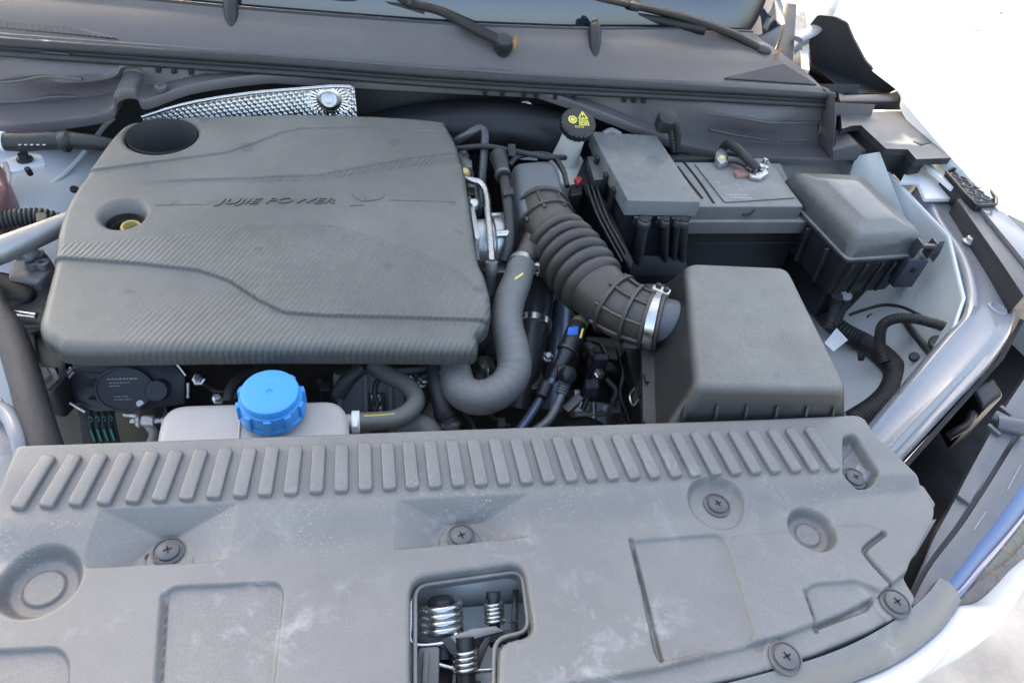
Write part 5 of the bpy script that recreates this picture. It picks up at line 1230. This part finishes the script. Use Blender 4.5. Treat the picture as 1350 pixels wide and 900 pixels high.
# small wiring and brackets packed into the gaps
cw = thing('engine_wiring', 'tangle of thin black engine wires and plugs low between hoses', 'wiring', Pz(720, 520, .62))
for pts in ([(770, 455, .74), (785, 480, .73), (780, 510, .72), (768, 540, .70)], [(815, 460, .74), (822, 490, .73), (818, 520, .71), (830, 556, .69)], [(700, 470, .72), (712, 500, .72), (705, 535, .71), (690, 560, .70)],
            [(640, 540, .70), (655, 556, .70), (672, 562, .70)], [(612, 545, .71), (622, 560, .71), (628, 578, .70)], [(270, 505, .73), (284, 515, .73), (300, 516, .73), (322, 510, .73)], [(420, 500, .74), (432, 515, .73), (440, 535, .72)]):
    tube('wire', L3(pts), .0042, M['black'], cw, 8)
for px, py, z, w, h in ((780, 505, .735, 18, 12), (812, 535, .725, 14, 18), (705, 505, .735, 12, 16), (792, 470, .75, 20, 8), (428, 508, .75, 14, 12), (660, 555, .715, 12, 12)):
    rbox('plug', L([(px-w/2, py-h/2), (px+w/2, py-h/2), (px+w/2+1, py+h/2), (px-w/2+1, py+h/2)], z), z, z-.03, M['pump'] if w > 15 else M['black'], cw, .002, .002)
for px, py, z in ((790, 492, .73), (758, 530, .72), (838, 500, .74), (722, 470, .74), (596, 505, .745), (560, 498, .76), (288, 525, .74), (262, 500, .76)):
    lathe('fixing_bolt', [(.008, -.01), (.008, .001), (.0055, .002), (.0055, .007), (.004, .008), (0, .008)], Pz(px, py, z), (0, -.5, 1), M['steel'], cw, 6, smooth=20)
for a_, b_ in (((745, 540), (765, 522)), ((826, 470), (842, 500)), ((280, 524), (330, 518))):
    bar('strap', Pz(*a_, .725), Pz(*b_, .73), .012, .003, M['aludark'], cw)

# ================================================================ pump unit under the front edge of the cover
pu = thing('water_pump_unit', 'slate grey electric pump with printed label under the engine cover', 'pump', Pz(165, 515, .66))
fp = Fr(Pz(165, 512, .745), (.05, -.75, .65))
fext('base', fp, [(-68, -22), (-52, -32), (60, -32), (74, -14), (72, 24), (30, 28), (-38, 30), (-64, 14)], -.03, 0, M['pump'], pu, bevel=.003)
for y in (-18, -1, 15): fext('fin', fp, [(-46, y-3), (-18, y-3), (-14, y+4), (-40, y+4)], 0, .006, M['pump'], pu)
pd = fext('round_cover', fp, [(2+34*math.cos(k*math.pi/16), 0+28*math.sin(k*math.pi/16)) for k in range(32)], 0, .010, M['pump'], pu, bevel=0)
tube('cover_edge', [fp(2+34*math.cos(k*math.pi/16), 28*math.sin(k*math.pi/16), .010) for k in range(33)], .0016, M['pump'], pu, 8, n=1)
lathe('connector_boss', [(.0135, 0), (.0135, .016), (.012, .018), (0, .018)], fp(42, 2, 0), fp.n, M['pump'], pu, 24)
lathe('white_dot', [(.0042, .010), (.0042, .0106), (0, .0106)], fp(20, 19, 0), fp.n, M['paper'], pu, 16)
def lines(x0, y, ws, h=.0012, m=None):
    x = x0
    for w in ws: bar('printed_line', fp(x, y, .0105), fp(x+w, y, .0105), h, .0002, m or M['printdim'], pd, up=fp.n, bevel=0); x += w+1.2
lines(-18, -14, [3, 4, 3, 4, 3, 2, 5, 3], .0018)
lines(-16, -9, [4, 2, 3, 4, 3, 2]); lines(-16, -5, [5, 3, 3])
lines(-10, 9, [2, 4, 3, 3]); lines(-10, 13, [3, 5, 2, 4, 2])
for pts in ([(-72, -14), (-60, -30)], [(-70, -10), (-58, -25)], [(-66, 14), (-46, 28)], [(64, -34), (76, -16)], [(78, -6), (78, 14)]):
    tube('spring_clip', [fp(a_, b_, .006) for a_, b_ in pts], .0022, M['steel'], pu, 8, n=2)
pb = thing('drive_belt', 'black ribbed drive belt with green print below the pump', 'belt', Pz(135, 565, .60))
fbq = Fr(Pz(136, 565, .70), (0, -.8, .6))
fext('belt', fbq, [(-17, -34), (13, -34), (16, 0), (22, 40), (-12, 40), (-17, 0)], -.004, 0, M['belt'], pb)
for k in range(4):
    x = -14+8*k; tube('belt_rib', [fbq(x, -34, .001), fbq(x, 0, .001), fbq(x+5, 40, .001)], .0022, M['belt'], pb, 6)
    tube('belt_print', [fbq(x-1, -16+k*.5, .0035), fbq(x+1.5, -18, .004), fbq(x+3.5, -14, .0035), fbq(x+1.5, -11, .0035)], .0007, M['green'], pb, 5)
    bar('belt_print', fbq(x, 0, .0035), fbq(x+4, 16, .0035), .0022, .0004, M['green'], pb, up=fbq.n, bevel=0)
fext('tensioner_wheel', fbq, [(-34, -30), (-20, -34), (-18, 40), (-30, 40)], -.03, -.012, M['deep'], pb)
bt2 = thing('bleed_valve', 'silver valve fitting between the drive belt and the fluid tank', 'valve', Pz(185, 558, .68))
o3 = Pz(172, 555, .725); d3 = Vector((1, -.05, .05))
lathe('valve_body', [(.003, 0), (.004, .006), (.007, .007), (.009, .009), (.009, .012), (.0065, .014), (.0075, .016), (.0075, .028), (.004, .030), (.0035, .036), (.005, .037), (.005, .042), (0, .042)], o3, d3, M['alu'], bt2, 18)
tube('pipe_elbow', [Pz(196, 560, .72), Pz(203, 572, .715), Pz(196, 590, .70)], .006, M['aludark'], bt2, 10)
tube('bracket_strip', [Pz(165, 546, .72), Pz(178, 548, .725), Pz(186, 552, .725)], .004, M['alu'], bt2, 8)

# ================================================================ left edge of the bay
lh = tag(tube('braided_hose', L3([(-40, 340, .83), (-12, 400, .825), (15, 445, .82), (32, 495, .815), (46, 545, .81), (64, 602, .80), (80, 660, .78)]), .0165, M['braid'], None, 22, n=12), 'thick black woven sleeved hose at the edge beside the engine mount', 'hose')
em = thing('engine_mount', 'black engine mount bracket with flanged bolt beside the sleeved hose', 'engine mount', Pz(60, 490, .66))
prism('arm', L([(36, 440), (60, 425), (88, 470), (86, 500), (70, 516), (44, 512), (36, 490)], .775), (0, 0, -.05), M['black'], em, bevel=.005)
lathe('bolt', [(.016, 0), (.016, .003), (.0105, .004), (.0105, .012), (.009, .014), (0, .014)], Pz(59, 500, .776), (0, -.2, 1), M['aludark'], em, 6, smooth=20)
tube('edge_rib', [Pz(42, 440, .778), Pz(46, 468, .778), Pz(52, 482, .778), Pz(74, 488, .778)], .004, M['black'], em, 8)
rbox('tower', L([(12, 372), (70, 370), (62, 430), (20, 436)], .79), .79, .60, M['black'], em, .008, .006)
tube('band', [Pz(8, 412, .80), Pz(25, 413, .80), Pz(48, 416, .80)], .004, M['steel'], em, 8)
lathe('nut', [(.016, 0), (.016, .004), (.0115, .005), (.0115, .016), (.009, .018), (.006, .018), (.006, .026), (0, .026)], Pz(35, 334, .82), (.05, -.15, 1), M['alu'], em, 6, smooth=20)
rbox('mount_plate', L([(18, 340), (60, 330), (72, 350), (50, 372), (8, 366)], .805), .805, .76, M['aludark'], em, .008, .005)
for px, py in ((44, 352), (58, 352), (52, 340)): lathe('plate_boss', [(.008, 0), (.008, .008), (.004, .009), (.004, .004), (0, .004)], Pz(px, py, .806), (0, 0, 1), M['aludark'], em, 14)
rbox('dark_housing', L([(-30, 350), (14, 356), (48, 378), (40, 392), (-30, 400)], .80), .80, .66, M['deep'], em, .014, .010)
pi = thing('aluminium_pipe', 'smooth silver pipe crossing the white inner wing to the engine', 'pipe', Pz(40, 310, .80))
tube('pipe', L3([(-40, 345, .835), (0, 330, .84), (40, 314, .84), (92, 292, .84), (120, 280, .84)]), [.017, .017, .0155, .013, .012], M['pipe3'], pi, 20)
hose('ribbed_loom', 'black corrugated loom on the white inner wing', 'wiring loom', [(-30, 294, .83), (0, 291, .83), (30, 287, .832), (60, 287, .83), (84, 294, .82)], [.011, .011, .0115, .0115, .010], M['rubber'], 16, corr=(.0013, .0055))
cpz = tag(rbox('loom_clip', L([(46, 280), (62, 279), (65, 296), (48, 297)], .846), .846, .82, M['deep'], None, .003, .002), 'black clip wrapped round the corrugated loom', 'clip')
bh = thing('vacuum_hose', 'smooth black hose with bulge crossing above the white inner wing', 'hose', Pz(70, 188, .82))
tube('hose', L3([(-30, 187, .865), (0, 187, .865), (30, 188, .865), (66, 186, .867), (100, 186, .868), (130, 189, .865), (160, 196, .855)]), [.0125, .0125, .013, .013, .0115, .011, .011], M['rubber'], bh, 18)
lathe('bulge', [(.011, -.008), (.015, -.003), (.0155, .003), (.011, .008)], Pz(86, 187, .868), (1, .02, 0), M['rubber'], bh, 20)
lathe('white_ring', [(.0128, -.003), (.0145, -.002), (.0145, .002), (.0128, .003)], Pz(4, 187, .865), (1, 0, 0), M['paper'], bh, 20)
for k in range(5): bar('printed_mark', Pz(24+8*k, 191, .879), Pz(28+8*k, 191, .879), .003, .0006, M['printdim'], bh, bevel=0)
bk = thing('fixing_bracket', 'white tab bracket with black bolt on the inner wing', 'bracket', Pz(35, 214, .83))
prism('tab', rnd(L([(4, 212), (30, 202), (54, 204), (60, 218), (20, 226), (0, 226)], .838), .004, 3), (0, 0, -.004), M['white'], bk, bevel=0)
lathe('bolt', [(.011, 0), (.011, .003), (.007, .004), (.007, .010), (0, .011)], Pz(33, 211, .839), (0, 0, 1), M['black'], bk, 12)
lathe('pin', [(.004, -.006), (.004, .006), (0, .007)], Pz(38, 226, .835), (0, -.3, 1), M['deep'], bk, 10)
ex = thing('expansion_tank', 'pinkish translucent expansion tank at the side of the bay', 'tank', Pz(-20, 240, .74))
rbox('tank', L([(-100, 200), (-14, 200), (4, 215), (8, 245), (-6, 276), (-100, 290)], .855), .855, .74, M['redtank'], ex, .02, .016)
tube('seam', L3([(-40, 266, .835), (-8, 256, .838), (10, 240, .838), (7, 216, .838)]), .004, M['tank'], ex, 8)
tag(lathe('body_plug', [(.006, 0), (.006, .004), (0, .005)], Pz(98, 251, .80), (.3, -.2, 1), M['deep'], None, 12), 'tiny black rubber plug on the white inner wing', 'plug')

# ================================================================ front corner: headlamp, grille strip, bumper
gs = thing('grille_strip', 'smooth grey plastic strip along the front edge of the bumper', 'trim', Pz(1150, 850, .80))
inner = [(-300, 1030), (0, 1024), (250, 1010), (500, 990), (700, 962), (880, 928), (1023, 893), (1119, 861), (1190, 822), (1226, 792), (1243, 770)]
outer = [(-320, 1095), (0, 1088), (250, 1073), (500, 1050), (720, 1015), (940, 960), (1122, 899), (1190, 868), (1236, 833), (1258, 806), (1268, 790)]
I = L([(a_-4, b_-9) for a_, b_ in inner], .842); O = L(outer, .815)
strip('strip', [[p+Vector((0, 0, -.03)) for p in I], [p+Vector((0, 0, -.004)) for p in I], I, mixc(I, O, .3, .005), mixc(I, O, .65, .004), mixc(I, O, .92, -.001), O, [p+Vector((0, 0, -.02)) for p in O]], M['slam'], gs, n=6)
bu = thing('bumper', 'bright white front bumper skin wrapping the car corner', 'bumper', Pz(1250, 900, .4))
o2 = [Vector((p.x, p.y, .812)) for p in O[:-1]]+[Pz(1268, 798, .812)]
o2 += [Pz(1312, 792, .805), Pz(1336, 765, .80), Pz(1352, 742, .795), Pz(1420, 690, .78)]
cen = Vector((.07, .9, 0))
def outw(P, d, z):
    r_ = []
    for p in P:
        v = Vector((p.x-cen.x, (p.y-cen.y), 0)).normalized(); r_.append(Vector((p.x+v.x*d, p.y+v.y*d, z+(p.z-.81))))
    return r_
strip('skin', [outw(o2, -.012, .79), outw(o2, .0, .808), outw(o2, .006, .812), outw(o2, .012, .806), outw(o2, .022, .77), outw(o2, .023, .71), outw(o2, .018, .64), outw(o2, .006, .5), outw(o2, -.008, .30)], M['white'], bu, n=6)
hl_ = thing('headlamp', 'headlamp unit with dark glossy top tinted with a blue sky reflection and clear lens', 'headlamp', Pz(1300, 680, .70))
def crv(pts, z): return [Pz(a_, b_, z) for a_, b_ in pts]
c0 = [(1196, 790), (1222, 742), (1262, 690), (1300, 632), (1345, 560), (1400, 480)]
c1 = [(1205, 800), (1232, 758), (1275, 702), (1318, 640), (1362, 575), (1420, 500)]
c2 = [(1216, 806), (1240, 772), (1282, 718), (1326, 660), (1372, 592), (1430, 520)]
c3 = [(1232, 800), (1262, 790), (1300, 745), (1345, 690), (1392, 625), (1450, 550)]
strip('top_ledge', [crv([(1218, 738), (1228, 706), (1250, 666), (1285, 600), (1325, 530), (1380, 450)], .800), crv([(1215, 745), (1232, 708), (1255, 666), (1290, 600), (1330, 530), (1385, 450)], .826), crv([(1200, 780), (1226, 736), (1262, 688), (1300, 625), (1342, 552), (1398, 472)], .828), crv(c0, .826), crv(c0, .812)], M['lampledge'], hl_, n=6)
strip('ledge_groove', [crv(c0, .812), crv([(a_+5, b_+4) for a_, b_ in c0], .812), crv([(a_+6, b_+4) for a_, b_ in c0], .825), crv(c1, .827), crv([(a_+4, b_+3) for a_, b_ in c2], .826), crv([(a_+6, b_+4) for a_, b_ in c2], .814)], M['lampledge'], hl_, n=6)
strip('housing', [crv([(a_-3, b_+2) for a_, b_ in c0], .79), crv(c1, .795), crv(c2, .798), crv(c3, .78)], M['black'], hl_, n=6)
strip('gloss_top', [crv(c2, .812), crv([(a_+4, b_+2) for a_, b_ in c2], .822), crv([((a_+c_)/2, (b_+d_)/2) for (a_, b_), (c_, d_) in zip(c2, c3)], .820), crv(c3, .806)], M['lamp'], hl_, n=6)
c4 = [(1268, 798), (1290, 798), (1328, 766), (1362, 728), (1410, 660), (1460, 590)]
strip('lens', [crv(c3, .805), crv([((a_+c_)/2, (b_+d_)/2) for (a_, b_), (c_, d_) in zip(c3, c4)], .796), crv(c4, .780), crv(c4, .72)], M['lens'], hl_, n=6)
strip('reflector', [crv(c3, .797), crv([((a_+c_)/2, (b_+d_)/2) for (a_, b_), (c_, d_) in zip(c3, c4)], .785), crv(c4, .765)], M['reflector'], hl_, n=6)
for t in (.25, .42, .6, .78):
    a_ = Pz(*np.array(c3[1])*(1-t)+np.array(c3[4])*t, .798); b_ = Pz(*np.array(c4[1])*(1-t)+np.array(c4[4])*t, .775)
    bar('reflector_rib', a_, b_, .006, .004, M['amber'], hl_)
for (x0, y0), (x1, y1) in (((1262, 652), (1278, 664)), ((1302, 560), (1318, 574)), ((1318, 536), (1332, 548))):
    bar('ledge_rib', Pz(x0, y0, .829), Pz(x1, y1, .829), .006, .006, M['lampledge'], hl_)
lathe('adjuster', [(.011, -.02), (.011, .008), (.009, .011), (0, .012)], Pz(1338, 562, .835), (.7, -.4, .2), M['lampledge'], hl_, 18)
tube('adjuster_stem', L3([(1310, 548, .832), (1326, 556, .834), (1338, 562, .835)]), .008, M['lampledge'], hl_, 12)
for (x0, y0), (x1, y1) in (((1268, 692), (1284, 668)), ((1312, 640), (1330, 606))): bar('edge_scuff', Pz(x0+16, y0+6, .8275), Pz(x1+16, y1+6, .8275), .0009, .0004, M['printdim'], hl_, bevel=0)
# added black sheets stand in for the shade between rail and headlamp
hw = thing('lamp_gap_shade', 'added black sheets for shade, and a lamp socket, in the gap between the rail and the headlamp', 'bracket', Pz(1260, 590, .6))
prism('shade_floor', L([(1150, 660), (1240, 560), (1310, 470), (1400, 380), (1500, 430), (1340, 600), (1240, 760)], .66), (0, 0, -.02), M['pitch'], hw)
prism('shade_wall', [Pz(1165, 640, .835), Pz(1250, 545, .84), Pz(1318, 470, .84), Pz(1345, 420, .845), Pz(1345, 420, .60), Pz(1318, 470, .60), Pz(1250, 545, .60), Pz(1165, 640, .60)], (.004, -.004, 0), M['pitch'], hw, bevel=0)
prism('shade_filler', L([(1160, 780), (1195, 720), (1215, 690), (1250, 690), (1250, 780), (1216, 815)], .79), (0, 0, -.01), M['pitch'], hw, bevel=0)
tube('lamp_cable', L3([(1250, 575, .77), (1262, 568, .78), (1275, 560, .78), (1282, 545, .775)]), .006, M['rubber'], hw, 10)
rbox('lamp_socket', L([(1280, 510), (1310, 495), (1325, 520), (1298, 540)], .79), .79, .70, M['black'], hw, .008, .006)
prism('side_tab', L([(1208, 636), (1218, 640), (1234, 664), (1230, 672), (1212, 655)], .838), (0, 0, -.008), M['slam'], hw, bevel=.002)
prism('seal_strip', L([(1226, 686), (1236, 682), (1208, 730), (1198, 738)], .840), (0, 0, -.006), M['slam'], hw, bevel=.002)

# fallen leaves on the sunlit ground beyond the fender
for px, py, l, a in ((1320, 20, .085, .45), (1288, 43, .06, .15), (1333, 45, .03, .9)):
    o = Pz(px, py, .006); V = []; F = []
    for i in range(7):
        t = i/6; w = l*.16*math.sin(math.pi*min(.97, t*1.02+.02)); d = Vector((math.cos(a), math.sin(a), 0)); n_ = Vector((-d.y, d.x, 0)); c = o+d*(l*(t-.5))+Vector((0, 0, .012*math.sin(t*3)))
        V += [c-n_*w+Vector((0, 0, .006)), c, c+n_*w+Vector((0, 0, .006))]
    for i in range(6):
        for j in range(2): F.append((i*3+j, i*3+j+1, i*3+j+4, i*3+j+3))
    lf = mesh('fallen_leaf', V, F, M['leafdark']); lf.modifiers.new('thickness', 'SOLIDIFY').thickness = .001
    tag(lf, 'small dark fallen leaf lying on the bright ground beyond the fender', 'leaf', 'fallen leaves on the ground')
